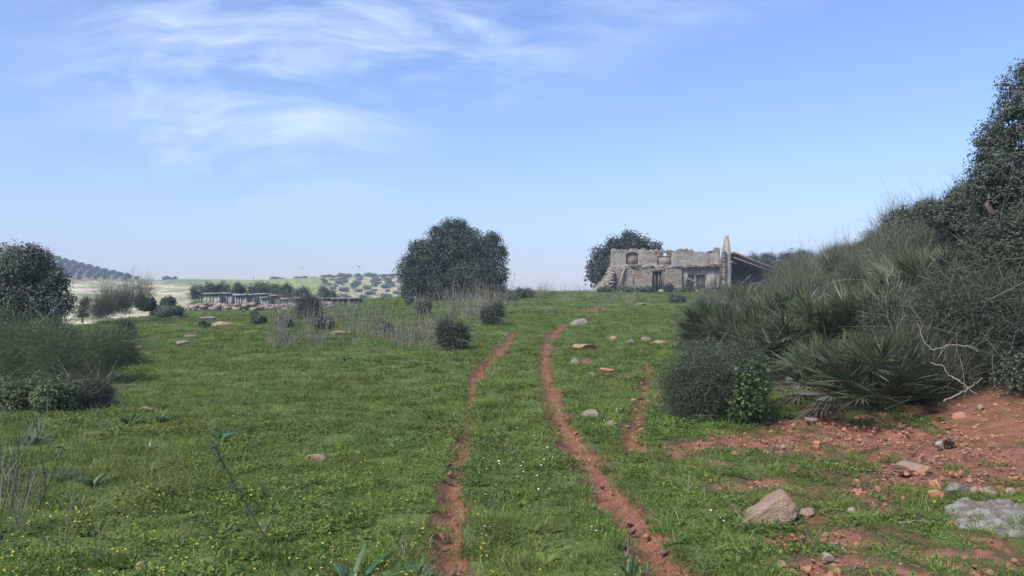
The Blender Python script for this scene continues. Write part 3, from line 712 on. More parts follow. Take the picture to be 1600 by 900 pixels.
# ---- shrubs
def twig_mb(n, Rr, Hh, L, w, bias=1., mb=None, curl=.3, inner=0.):
    mb = mb or MB(); d = sph(n, 0.0); r = (inner+(1-inner)*rng.random(n))**.6
    P = d*np.array([Rr, Rr, Hh])*r[:, None]*.85
    D = nrm(d*np.array([1, 1, 1.2])*bias+rng.normal(size=(n, 3))*.55)
    mb.ribbons(P, D, L*(.5+.8*rng.random(n)), w, bend=rng.normal(size=(n, 3))*curl, seg=2)
    return mb
def shrub(name, kind, Rr, Hh, seed=0, dens=1., link=True, label=None, cat='shrub', loc=(0, 0, 0), rz=0, group=None, sz=1.):
    """kinds: spiny, mound, broom, feathery, leafy, dark, grey"""
    r = empty(name, loc, rz, label, cat, group)
    A = Rr*Hh
    mb = MB()
    lob = [(0, 0, .42, .72)]+[(math.cos(a)*.46, math.sin(a)*.46, rng.uniform(.25, .68), rng.uniform(.34, .50)) for a in np.arange(9)*.7+rng.random(9)*.4]
    def pts(n, shell=.55):
        k = rng.integers(0, len(lob), n); Lb = np.array(lob)[k]; d = sph(n)
        rr = (shell+(1-shell)*rng.random(n))
        P = Lb[:, :3]+d*(Lb[:, 3]*rr)[:, None]
        P = P*np.array([Rr, Rr, Hh]); P[:, 2] = np.abs(P[:, 2])
        return P, d
    def core(n_, t_=0.0):
        pass
    if kind in ('spiny', 'mound'):
        n = int(5200*dens); P, d = pts(n, .3); mb.ribbons(P, d+rng.normal(size=(n, 3))*.8, .10*sz*(.5+rng.random(n)), .0055*sz, bend=rng.normal(size=(n, 3))*.3, seg=2, t=rng.random(n)*.8)
        n = int(7500*dens); P, d = pts(n, .35); mb.leaves(P, d+rng.normal(size=(n, 3))*.7, .026*sz*(.6+.8*rng.random(n)), .5, t=rng.random(n)*.85)
        mb.build('foliage', M['darkshrub'], r)
        b2 = MB(); n = int((170 if kind == 'spiny' else 420)*dens); P, d = pts(n, .7)
        b2.ribbons(P, d+rng.normal(size=(n, 3))*.9, .32*sz*(.4+rng.random(n)), .006*sz, bend=rng.normal(size=(n, 3))*.6, seg=5)
        b2.build('twigs', M['greydry'], r)
    elif kind == 'broom':
        n = int(5000*dens); P, d = pts(n, .15)
        mb.ribbons(P, d*.5+np.array([0, 0, .8])+rng.normal(size=(n, 3))*.45, .34*sz*(.5+rng.random(n)), .0075*sz, bend=rng.normal(size=(n, 3))*.25, seg=2)
        mb.build('foliage', M['broom'], r)
        b2 = MB(); n = int(90*dens); P, d = pts(n, .2); b2.ribbons(P, d*.7+np.array([0, 0, .5])+rng.normal(size=(n, 3))*.4, .8*sz*(.4+.8*rng.random(n)), .010*sz, bend=rng.normal(size=(n, 3))*.35, seg=5)
        b2.build('twigs', M['greydry'], r)
    elif kind == 'feathery':
        n = int(8000*dens); P, d = pts(n, .25)
        mb.ribbons(P, d*.6+np.array([0, 0, .5])+rng.normal(size=(n, 3))*.6, .16*sz*(.5+rng.random(n)), .006*sz, bend=np.array([0, 0, -.3])+rng.normal(size=(n, 3))*.4, seg=2)
        mb.build('foliage', M['tamarisk'], r)
        b2 = MB(); n = int(40*dens); P, d = pts(n, .6); b2.ribbons(P, d+rng.normal(size=(n, 3))*.6, .8*sz*(.4+.8*rng.random(n)), .010*sz, bend=rng.normal(size=(n, 3))*.4, seg=5)
        b2.build('twigs', M['greydry'], r)
    elif kind in ('leafy', 'dark', 'grey', 'carob', 'mallow'):
        mt = {'leafy': 'tamarisk', 'dark': 'darkshrub', 'grey': 'greygreen', 'carob': 'carob', 'mallow': 'mallow'}[kind]
        n = int(7000*dens); P, d = pts(n, .35); mb.leaves(P, d+rng.normal(size=(n, 3))*.6+np.array([0, 0, .3]), .055*sz*(.6+.8*rng.random(n)), .55 if kind != 'mallow' else .9)
        mb.build('foliage', M[mt], r)
        b2 = MB()
        for k in range(0 if kind == 'mallow' else 14):
            a = rng.random()*6.28; e = np.array([math.cos(a)*Rr*.6, math.sin(a)*Rr*.6, Hh*rng.uniform(.4, .9)]); q_ = np.linspace(0, 1, 5)[:, None]
            b2.tube(e*q_+np.sin(q_*3.1)*rng.normal(size=3)*.08*Rr, .02*sz*(1-.7*q_[:, 0]), 4)
        if b2.n: b2.build('branches', M['bark'], r)
    return r
# ---- trees from lobes
def lobetree(name, d, lobes, mat, label, leaf, n, depth=.8, group=None, cat='tree', trunk=None, gap=.32, asp=.55, base_py=None, bark='bark', loc=None):
    global rng
    keep_rng = rng; rng = np.random.default_rng(int(abs(lobes[0][0])*7+lobes[0][1]+{'carob_tree': 3}.get(name, 0)))
    px0 = np.mean([l[0] for l in lobes]) if trunk is None else trunk
    x0 = (px0-800)/F*d; z0 = gz(x0, d) if base_py is None else pz(base_py, d)
    r = empty(name, (x0, d, z0), 0, label, cat, group)
    mb = MB(); L = []
    for px, py, pr in lobes:
        rr = pr/F*d; L.append(((px-800)/F*d-x0, rng.uniform(-1, 1)*rr*.35*depth, pz(py, d)-z0, rr))
        for k in range(2): L.append((L[-1-k][0]+rng.normal()*rr*.18, rng.choice([-1, 1])*rr*rng.uniform(.5, .9)*depth, L[-1-k][2]+rng.normal()*rr*.2, rr*.8))
    L = np.array(L); w = L[:, 3]**2; w /= w.sum()
    # clumps on the lobes, leaves in clumps
    nc = max(60, n//30); k = rng.choice(len(L), nc, p=w); dd = sph(nc); cc = L[k, :3]+dd*(L[k, 3]*(.35+.65*rng.random(nc)**.5))[:, None]
    cr = leaf*rng.uniform(1.8, 4.2, nc)
    keep = rng.random(nc) > gap*.5; cc, cr, dd = cc[keep], cr[keep], dd[keep]
    j = rng.integers(0, len(cc), n); e = sph(n); P = cc[j]+e*(cr[j]*rng.random(n)**.45)[:, None]
    k2 = P[:, 2] > .12
    P = P[k2]; e = e[k2]; jj = j[k2]
    mb.leaves(P, e*.6+dd[jj]*.5+np.array([0, 0, .35])+rng.normal(size=P.shape)*.4, leaf*(.6+.8*rng.random(len(P))), asp, t=np.clip(rng.random(len(P))*.7+.3*rng.random(len(cc))[jj], 0, 1))
    mb.build('crown', M[mat], r)
    b2 = MB(); top = L[:, 2].max(); q_ = np.linspace(0, 1, 7)
    fork = np.array([0, 0, max(top*.22, .3)]); rt = max(.035*top, .03)
    b2.tube(np.outer(q_, fork)+np.c_[np.sin(q_*3)*rt*.5, 0*q_, -.15*(q_ == 0)], rt*(1.3-.5*q_), 9)
    for c_ in L[np.argsort(-L[:, 3])[:12]]:
        e_ = c_[:3]*np.array([.9, .9, .92]); P_ = fork*.9+(e_-fork*.9)*q_[:, None]+np.outer(np.sin(q_*3.14), rng.normal(size=3))*.08*top
        b2.tube(P_, rt*.6*(1-.85*q_)+.004, 6)
    b2.build('trunk', M[bark], r, smooth=True)
    rng = keep_rng
    return r
lobetree('carob_tree', 70, [(710, 378, 34), (690, 372, 22), (732, 378, 24), (672, 402, 32), (750, 400, 30), (765, 385, 18), (652, 425, 24), (648, 445, 22), (690, 430, 40), (735, 432, 40), (770, 430, 24), (778, 450, 18), (645, 420, 24), (660, 398, 24), (650, 440, 24), (712, 355, 14), (698, 352, 10), (722, 356, 9), (770, 372, 12), (782, 395, 9), (658, 385, 10), (640, 452, 16), (690, 450, 28), (735, 455, 22)],
         'carob', 'big round dark carob tree standing alone on the crest', .17, 90000, trunk=718, gap=.1)
lobetree('fig_tree', 104, [(940, 400, 18), (935, 420, 18), (960, 388, 16), (985, 376, 16), (1005, 385, 14), (1022, 388, 9), (932, 435, 14), (990, 400, 24), (955, 415, 24), (1028, 384, 6), (972, 378, 8)],
         'carob', 'dark broad-leaved tree rising behind the left end of the ruin', .28, 16000, trunk=960, base_py=458, asp=.8, gap=0)
for i, (d, l) in enumerate([(112, [(1160, 412, 14), (1175, 405, 10)]), (110, [(1190, 408, 14), (1203, 402, 8), (1180, 415, 12)]), (108, [(1215, 410, 16), (1225, 400, 8), (1212, 425, 14)]), (85, [(1240, 405, 15), (1238, 415, 16), (1250, 398, 8)]), (78, [(1262, 408, 15), (1255, 420, 16)])]):
    lobetree('dark_tree', d, l, 'oak', ['dark tree just right of the pointed gable', 'dark tree above the middle of the lean-to roof', 'dark tree above the low end of the lean-to roof', 'dark tree right of the collapsed roof end', 'dark tree just under the bare grey shrub'][i], .16, 5500, group='trees behind the lean-to')
# left trees
lobetree('oak_tree', 25, [(0, 440, 50), (30, 425, 36), (45, 400, 16), (60, 420, 28), (20, 405, 22), (80, 450, 22), (70, 480, 36), (95, 485, 18), (20, 480, 60), (-40, 430, 60), (88, 430, 10), (60, 398, 10), (-10, 530, 50), (60, 520, 40)],
         'oak', 'large grey green oak at the left edge of the meadow', .085, 52000, trunk=20, base_py=600)
for px, py, w_, h_, d, lab in ((212, 488, 34, 52, 42, 'loose bare-stemmed shrub left of the dry stone wall'), (180, 492, 30, 42, 41, 'sparser shrub with orange bare twigs left of the loose one'), (160, 496, 22, 30, 40, 'low sparse shrub by the pale terraces')):
    x, y = gd(px, d); shrub('bare_stemmed_shrub', 'broom', w_/F*d, h_/F*d, dens=.26, loc=(x, y, pz(py, d)-.1), label=lab, sz=1.9)
lobetree('slender_shrub', 40, [(128, 480, 10), (132, 470, 7), (127, 492, 9)], 'tamarisk', 'narrow green shrub in front of the pale terraces', .07, 2600, gap=1, base_py=500)
for i, (px, py, rr, d) in enumerate([(228, 474, 15, 44), (262, 470, 12, 58), (245, 482, 10, 50)]):
    x, y = gd(px, d); shrub('dark_shrub', 'dark', rr/F*d*1.3, rr/F*d*1.6, loc=(x, y, pz(py+12, d)), dens=.5, sz=2.2, label=['dark blue green shrub right of the thin tree', 'low dark shrub at the left end of the dry stone wall', 'dark shrub between the thin tree and the wall'][i], group='dark shrubs at the meadow edge')
# dark trees behind the pens
for i, (d, l) in enumerate([(92, [(310, 456, 12), (325, 453, 11), (300, 460, 8)]), (94, [(345, 452, 13), (355, 455, 12), (335, 458, 10)]), (100, [(375, 452, 9), (368, 456, 8)]), (98, [(395, 453, 11), (408, 450, 10), (420, 453, 10)]), (96, [(430, 454, 11), (442, 456, 9)]), (84, [(446, 462, 8), (450, 456, 7), (448, 450, 5)]), (90, [(475, 458, 9), (465, 460, 7)]), (92, [(505, 458, 9), (517, 461, 8)])]):
    lobetree('dark_tree', d, l, 'darkshrub', ['round dark tree leftmost behind the grey pens', 'dark tree second from left behind the grey pens', 'small dark tree behind the gap between the pens', 'wide dark tree behind the middle pens', 'dark tree behind the right hand pens', 'narrow dark tree at the right end of the pens', 'dark tree left of the scrubby hillside', 'dark tree below the bright green field'][i], .16, 3500, group='trees behind the grey pens', base_py=480)
# right upper tree(s)
lobetree('olive_tree', 15, [(1605, 260, 62), (1562, 222, 38), (1598, 160, 34), (1590, 190, 34), (1545, 265, 32), (1650, 190, 70), (1612, 130, 22), (1620, 300, 80), (1540, 300, 26), (1570, 320, 40), (1650, 320, 90), (1600, 120, 22), (1575, 135, 10)],
         'oak', 'tall olive grey tree on top of the bank at the right edge', .055, 60000, trunk=1600, gap=.6)
lobetree('olive_tree', 18, [(1500, 320, 26), (1475, 335, 22), (1520, 300, 20), (1530, 340, 36), (1500, 350, 30)],
         'oak', 'smaller olive grey tree left of the tall one on the bank', .06, 22000, trunk=1510, gap=.5)
lobetree('olive_tree', 22, [(1420, 345, 20), (1440, 335, 16), (1400, 355, 18), (1450, 350, 22)],
         'oak', 'low dark tree on the bank skyline above the broom', .07, 12000, trunk=1430, gap=.5)
lobetree('dark_tree', 12.5, [(1600, 400, 70), (1560, 380, 50), (1640, 450, 80), (1580, 470, 60), (1540, 430, 40), (1620, 350, 50)],
         'darkshrub', 'dark overhanging tree at the right edge below the tall olive', .05, 60000, trunk=1610, gap=.4)
# bank shrubs
rng = np.random.default_rng(41)
protos = [shrub('broom_shrub', 'broom', 1.0, 1.15, dens=1.3) for _ in range(3)]+[shrub('broom_shrub', 'feathery', .95, 1.0, dens=.9)]+[shrub('bank_shrub', 'dark', .9, 1.0, dens=1.1)]
for p in protos: tag(p, 'x', 'shrub')
GB = 'tangled shrubs covering the right bank'
LB = {0: 'grey green broom shrub in the tangle on the right bank', 3: 'feathery green shrub in the tangle on the right bank', 4: 'dark leafy shrub in the tangle on the right bank'}
cnt = 0; put_ = []
for tries in range(6000):
    y = rng.uniform(9, 66); toe = float(np.interp(y, *_toe)); x = toe+rng.uniform(1.7 if y < 30 else .6, 15)
    if x > .74*y+2.5: continue
    if y < 13 and x > 8.0: continue
    if y < 10.5 and x < 7: continue
    if y < 20 and x-toe < 4.2 and rng.random() < .7: continue
    px = 800+F*x/y
    sp = 1.0+y*.018
    if any((x-a)**2+(y-b_)**2 < sp*sp for a, b_ in put_): continue
    put_.append((x, y))
    k = int(rng.choice([0, 1, 2, 0, 1, 3, 4])); s0 = rng.uniform(.75, 1.15)*(1.15 if y > 20 else .9)*(.6 if y > 36 and px < 1230 else 1)
    lab = LB[0 if k < 3 else k]
    o = dup(protos[k], (x, y, gz(x, y)-.08), rng.random()*6.28, (s0*1.05, s0*1.05, s0*rng.uniform(.85, 1.15)), lab, GB); cnt += 1
print('bank shrubs', cnt)
for p in protos:
    for c_ in list(p.children): bpy.data.objects.remove(c_)
    bpy.data.objects.remove(p)
# dwarf palms
rng = np.random.default_rng(43)
def palm(n, Rr, dead=8):
    r = empty('dwarf_palm', (0, 0, 0))
    for key, m_, nn in (('fronds', 'palm', n), ('dead_fronds', 'palmdead', dead)):
        mb = MB()
        for i in range(nn):
            a = rng.random()*6.28; el = rng.uniform(.05, 1.45) if key == 'fronds' else rng.uniform(-.5, .15)
            D = np.array([math.cos(a)*math.cos(el), math.sin(a)*math.cos(el), math.sin(el)])
            o0 = np.array([math.cos(a)*.15*Rr, math.sin(a)*.15*Rr, rng.uniform(.15, .45)*Rr]); pl = Rr*rng.uniform(.35, .65)
            tip = o0+D*pl+np.array([0, 0, -.06*pl])
            mb.ribbons(o0[None], D[None], pl, .012, seg=2, t=.7, prof=[1, .9, .8])
            S1 = nrm(np.cross(D, [0, 0, 1])+rng.normal(size=3)*.25); U = np.cross(S1, D)
            k = 26; fan = np.linspace(-1.45, 1.45, k)+rng.normal(size=k)*.04
            DD = np.cos(fan)[:, None]*D+np.sin(fan)[:, None]*S1+U*(.12+.05*rng.normal(size=k))[:, None]
            tn = np.clip(rng.random()*.6+rng.random(k)*.45, 0, 1)
            mb.ribbons(np.repeat(tip[None], k, 0), DD, Rr*.5*(.75+.25*np.cos(fan))*(.85+.3*rng.random(k)), .019*Rr, bend=np.array([0, 0, -.12 if key == 'fronds' else -.35])+rng.normal(size=(k, 3))*.05, seg=3, prof=[.35, 1, .7, .05], t=tn, side=nrm(np.cross(DD, U)+rng.normal(size=(k, 3))*.35))
        mb.build(key, M[m_], r)
    return r
pp = [palm(84, 1.0, 7), palm(72, 1.0, 9), palm(95, 1.0, 6)]
for p in pp: tag(p, 'x', 'palm', 'dwarf palms on the right bank')
PALMS = [(1365, 11.0, 1.0, 'dwarf palm nearest the red soil with drooping dead fans'), (1300, 12.2, .95, 'dwarf palm just behind the grey boulder'), (1420, 11.8, .85, 'shaded dwarf palm right of the nearest one'),
         (1215, 15, 1.0, 'dwarf palm above the leafy mallow'), (1290, 15.5, 1.1, 'dwarf palm in the second row above the nearest one'), (1370, 14.6, 1.05, 'dwarf palm second row in shade'),
         (1150, 18, 1.0, 'dwarf palm behind the left side of the spiny bush'), (1230, 19, 1.15, 'dwarf palm in the middle of the thicket'), 
         (1115, 23, 1.1, 'dwarf palm at the left tip of the thicket'), (1180, 24, 1.2, 'dwarf palm behind the left tip of the thicket'), (1450, 16, 1.0, 'dwarf palm deep in the shade of the right trees')]
for i, (px, d, s0, lab) in enumerate(PALMS):
    x, y = gd(px, d); k = i % 3
    if i < 3: o = pp[k]; o.location = (x, y, gz(x, y)-.03); o.scale = (s0,)*3; o['label'] = lab
    else: dup(pp[k], (x, y, gz(x, y)-.03), rng.random()*6.28, s0*1.15, lab)
# foreground spiny bush etc
x, y = gp(1143, 668)
shrub('spiny_bush', 'spiny', .95, 1.2, dens=3.6, loc=(x, y+.75, gz(x, y)-.02), label='large tangled spiny bush beside the red soil', sz=1)
shrub('mallow_plant', 'mallow', .42, 1.0, dens=.26, loc=(x+.28, y+.16, gz(x, y)), label='bright round leaved plant climbing the front of the spiny bush', cat='plant', sz=.85)
x, y = gp(1085, 655)
shrub('spiny_bush', 'spiny', .5, .75, dens=1.1, loc=(x+.05, y+.5, gz(x, y)), label='smaller spiny bush on the left flank of the large one')
for px, d, w_, h_, lab in ((1440, 12.2, 1.15, 1.6, 'dark bare-twigged shrub behind the arched pale branch'), (1515, 11.6, 1.1, 1.7, 'dark bare-twigged shrub above the right end of the soil'), (1575, 12.4, 1.1, 1.8, 'darkest shrub under the overhanging tree')):
    x, y = gd(px, d); shrub('dark_shrub', 'spiny', w_, h_, dens=2.2, loc=(x, y, gz(x, y)-.05), label=lab, sz=1.5)
x, y = gp(1110, 590); shrub('low_shrub', 'leafy', .8, .8, dens=.8, loc=(x+.4, y+.5, gz(x, y)), label='olive green shrub behind the spiny bush')
x, y = gp(1085, 545); shrub('low_shrub', 'broom', .8, .8, dens=.8, loc=(x+.3, y+.4, gz(x, y)), label='wispy broom at the left foot of the palm thicket')
x, y = gp(706, 549); shrub('round_bush', 'mound', .64, 1.0, dens=1.2, loc=(x, y+.4, gz(x, y)), rz=1, label='round dark bush beside the left rut', sz=1.5)
x, y = gp(768, 510); shrub('round_bush', 'mound', .62, .98, dens=.9, loc=(x, y+.4, gz(x, y)), label='smaller round dark bush farther up the left side of the track', sz=2)
x, y = gp(480, 499); shrub('round_bush', 'mound', .85, 1.35, dens=1.1, loc=(x, y+.4, gz(x, y)), label='dark upright bush among the dry weeds in the left meadow', sz=2.3)
x, y = gp(192, 530); shrub('round_bush', 'dark', .45, .8, dens=.5, loc=(x, y+.3, gz(x, y)), label='dark bush at the edge of the feathery shrubs', sz=1.3)
x, y = gp(258, 498); shrub('low_shrub', 'grey', 1.2, .85, dens=.9, loc=(x, y+.5, gz(x, y)), label='wide grey green shrub behind the grey slab', sz=1.8)
for i, (px, py, w_, h_, kd) in enumerate([(445, 512, 16, 12, 'grey'), (405, 507, 14, 12, 'grey'), (660, 492, 18, 18, 'grey'), (398, 498, 9, 8, 'grey'), (775, 468, 18, 12, 'grey'), (820, 466, 20, 14, 'grey'), (640, 478, 10, 12, 'grey'), (600, 520, 16, 14, 'grey'), (505, 515, 20, 14, 'grey'), (320, 512, 10, 8, 'dark'), (790, 470, 20, 12, 'leafy')]):
    x, y = gp(px, py); shrub('low_shrub', kd, w_/F*y, h_/F*y*1.3, dens=.3, loc=(x, y, gz(x, y)), sz=2.2, label=['small grey green shrub left of the dark upright bush', 'small grey green shrub right of the long outcrop', 'grey green shrub in the weeds before the big tree', 'tiny grey green shrub in the left meadow', 'low shrub at the right foot of the big tree', 'low shrub on the crest right of the big tree', 'low shrub at the left foot of the big tree', 'low grey shrub in the mid meadow weeds', 'grey shrub in front of the dark upright bush', 'tiny dark shrub left of the long outcrop', 'green shrub on the crest beside the big tree'][i], group='low shrubs in the meadow')
for i, (px, h_, w_, kd) in enumerate([(1000, .7, 1.6, 'grey'), (1014, .8, 1.0, 'grey'), (1044, 1.1, .7, 'carob'), (1060, .5, 1.2, 'grey'), (1078, .8, .8, 'dark'), (980, .7, 1.0, 'grey'), (945, .7, 1.2, 'grey'), (1130, .8, 1.0, 'dark'), (1103, .5, 1.0, 'grey')]):
    d = 91; x, y = gd(px, d); shrub('low_shrub', kd, w_, h_, dens=.25, loc=(x, y, gz(x, y)), sz=3.5, label=['wide grey shrub before the left bay of the ruin', 'green shrub under the ruin doorway', 'small round dark bush right of the doorway', 'low grey shrub under the middle of the ruin', 'dark shrub under the ruined ledge', 'dark shrub under the slanting beam', 'grey shrub at the foot of the rubble slope', 'dark shrub at the foot of the gable', 'low grey shrub left of the gable foot'][i], group='shrubs at the foot of the ruin')
x, y = gp(1058, 474); shrub('low_shrub', 'dark', .9, .8, dens=.25, loc=(x, y, gz(x, y)), sz=2.6, label='dark spiky shrub on the grass below the ruin')
# bare grey shrub on skyline and sticks
for px, d, h_, lab in [(1262, 70, 3.2, 'bare grey shrub on the skyline right of the lean-to'), (1305, 38, 1.2, 'thin bare twigs on the skyline of the bank'), (1325, 35, 1.6, 'single leafless sprig on the skyline of the bank')]:
    x, y = gd(px, d); place_dry(x, y, h_*1.1, 1 if d > 50 else 2, lab, 'bare twigs on the skyline'); COL.objects[-1].location[2] = pz(430 if d > 50 else 388, d)
# left feathery shrubs
for i, (px, py, w_, h_, kd, lab) in enumerate([(95, 612, 95, 105, 'feathery', 'large feathery green shrub in the left middle ground'), (30, 600, 70, 95, 'feathery', 'feathery shrub at the left edge under the oak'), (165, 575, 45, 60, 'feathery', 'right hand feathery shrub of the left thicket'),
                                ( 20, 645, 60, 60, 'leafy', 'leafy dark shrub low at the left edge'), (75, 648, 45, 58, 'leafy', 'leafy green shrub at the front of the left thicket'), (115, 640, 52, 50, 'mound', 'dark tangled bush at the front right of the left thicket'), (-40, 600, 60, 130, 'leafy', 'tall dark shrub cut by the left edge'), (60, 570, 60, 70, 'feathery', 'feathery shrub at the back of the left thicket')]):
    x, y = gp(px, py); shrub(kd+'_shrub' if kd != 'mound' else 'tangled_bush', kd, w_/F*y, h_/F*y*1.05, dens=1.5 if kd == 'feathery' else 1.2, loc=(x, y+.5*w_/F*y, gz(x, y)-.05), label=lab, sz=1.15 if kd != 'leafy' else .9, group='left thicket')
# fallen pale branches
def branch(pts, rad, lab, name='fallen_branch'):
    P = []
    for px, py, d in pts: P.append(((px-800)/F*d, d, pz(py, d)))
    P = np.array(P); q_ = np.linspace(0, len(P)-1, len(P)*5); P2 = np.array([np.interp(q_, np.arange(len(P)), P[:, j]) for j in range(3)]).T
    k = np.hanning(5); k /= k.sum()
    for j in range(3): P2[2:-2, j] = np.convolve(P2[:, j], k, 'valid')
    P2 += rng.normal(size=P2.shape)*.006
    o0 = P2[0].copy(); mb = MB(); mb.tube(P2-o0, rad*.75*(1-.6*np.linspace(0, 1, len(P2))), 6)
    o = mb.build(name, M['palewood'], smooth=True); o.location = tuple(o0); tag(o, lab, 'branch', 'bleached branches')
branch([(1523, 617, 9.6), (1500, 597, 9.6), (1478, 583, 9.7), (1473, 571, 9.7), (1452, 566, 9.8)], .014, 'crooked pale branch slanting out of the dark shrub')
branch([(1470, 628, 9.3), (1505, 612, 9.4), (1520, 600, 9.5), (1536, 590, 9.6)], .014, 'pale branch lying lower under the crooked one')
branch([(1527, 548, 9.9), (1512, 541, 9.9), (1480, 539, 9.9), (1457, 548, 10), (1440, 530, 10.1), (1434, 505, 10.2)], .013, 'arched pale branch in front of the dark shrub')
branch([(1405, 816, 5.45), (1435, 813, 5.48), (1467, 817, 5.45)], .006, 'thin pale stick lying on the grass at right')
branch([(1322, 892, 4.55), (1345, 880, 4.65), (1360, 872, 4.7)], .005, 'small twig near the bottom edge at right')
branch([(1572, 898, 4.6), (1588, 890, 4.6), (1612, 884, 4.62)], .007, 'pale stick at the bottom right corner')
# sapling with bare pinnate twigs in the shade
def pine_like():
    x, y = gd(1505, 11.4); mb = MB(); z0 = gz(x, y); zt = pz(468, y)-z0
    q_ = np.linspace(0, 1, 8)[:, None]; mb.tube(np.array([.03, 0, zt])*q_, .006*(1-.7*q_[:, 0]), 5)
    n = 60; tt = .25+.75*rng.random(n); a = rng.random(n)*6.28
    mb.ribbons(np.c_[.03*tt, 0*tt, zt*tt], np.c_[np.cos(a), np.sin(a), np.full(n, .35)], .28*(1.15-tt)*2, .005, bend=np.array([0, 0, .25]), seg=3)
    o = mb.build('bare_sapling', M['greydry']); o.location = (x, y, z0); tag(o, 'thin bare sapling with feathered twigs in the dark shrub', 'sapling')
pine_like()
# prickly stems under the big tree
for i, px in enumerate([640, 650, 662, 676, 700, 715, 722, 735, 742, 755, 768, 780]):
    d = 65+rng.random()*2; x, y = gd(px, d); place_dry(x, y, rng.uniform(1.0, 2.4), 5, 'dry pale stems standing under the big carob tree', 'dry stems under the carob tree')
x, y = gd(645, 64); mb = MB(); mb.box((-.28, -.2, -.1), (.28, .2, .62), .5, 0, .04); o = mb.build('stone_block', M['concrete']); o.location = (x, y, gz(x, y)); tag(o, 'pale upright stone block under the left of the carob tree', 'stone')
bv = o.modifiers.new('b', 'BEVEL'); bv.width = .06; bv.segments = 2
# ------------------------------------------------------------ ruin
def ragged(name, mat, parent, nx, nz, cell, inside, depth, thick=.5, stone=None, jit=.03, seed=1):
    """wall in local XZ, front towards -Y. inside(u,z)->bool, depth(u,z)->recess"""
    idx = {}; V = []; T = []; Fq = []
    def vid(i, j, side):
        k = (i, j, side)
        if k not in idx:
            u, z = i*cell, j*cell
            ju = (float(vn(u*5+1, z*5, seed))-.5)*jit*2.5; jz = (float(vn(u*5+50, z*5+9, seed+1))-.5)*jit*2.5
            nn = (float(fbm(u*2.4, z*2.4, seed+3, 3))-.5)*jit*3
            yv = depth(u, z)+nn if side == 0 else thick+nn
            idx[k] = len(V); V.append((u+ju, yv, z+jz)); T.append(stone(u, z) if stone else .3)
        return idx[k]
    M_ = np.zeros((nx, nz), bool)
    for i in range(nx):
        for j in range(nz): M_[i, j] = inside((i+.5)*cell, (j+.5)*cell)
    for i in range(nx):
        for j in range(nz):
            if not M_[i, j]: continue
            f = [vid(i, j, 0), vid(i+1, j, 0), vid(i+1, j+1, 0), vid(i, j+1, 0)]; bk = [vid(i, j, 1), vid(i+1, j, 1), vid(i+1, j+1, 1), vid(i, j+1, 1)]
            Fq.append(f); Fq.append(bk[::-1])
            for di, dj, a, c in ((0, -1, 0, 1), (1, 0, 1, 2), (0, 1, 2, 3), (-1, 0, 3, 0)):
                ii, jj = i+di, j+dj
                if not (0 <= ii < nx and 0 <= jj < nz and M_[ii, jj]): Fq.append([f[c], f[a], bk[a], bk[c]])
    return mk(name, np.array(V), np.array(Fq), mat, parent, np.array(T))
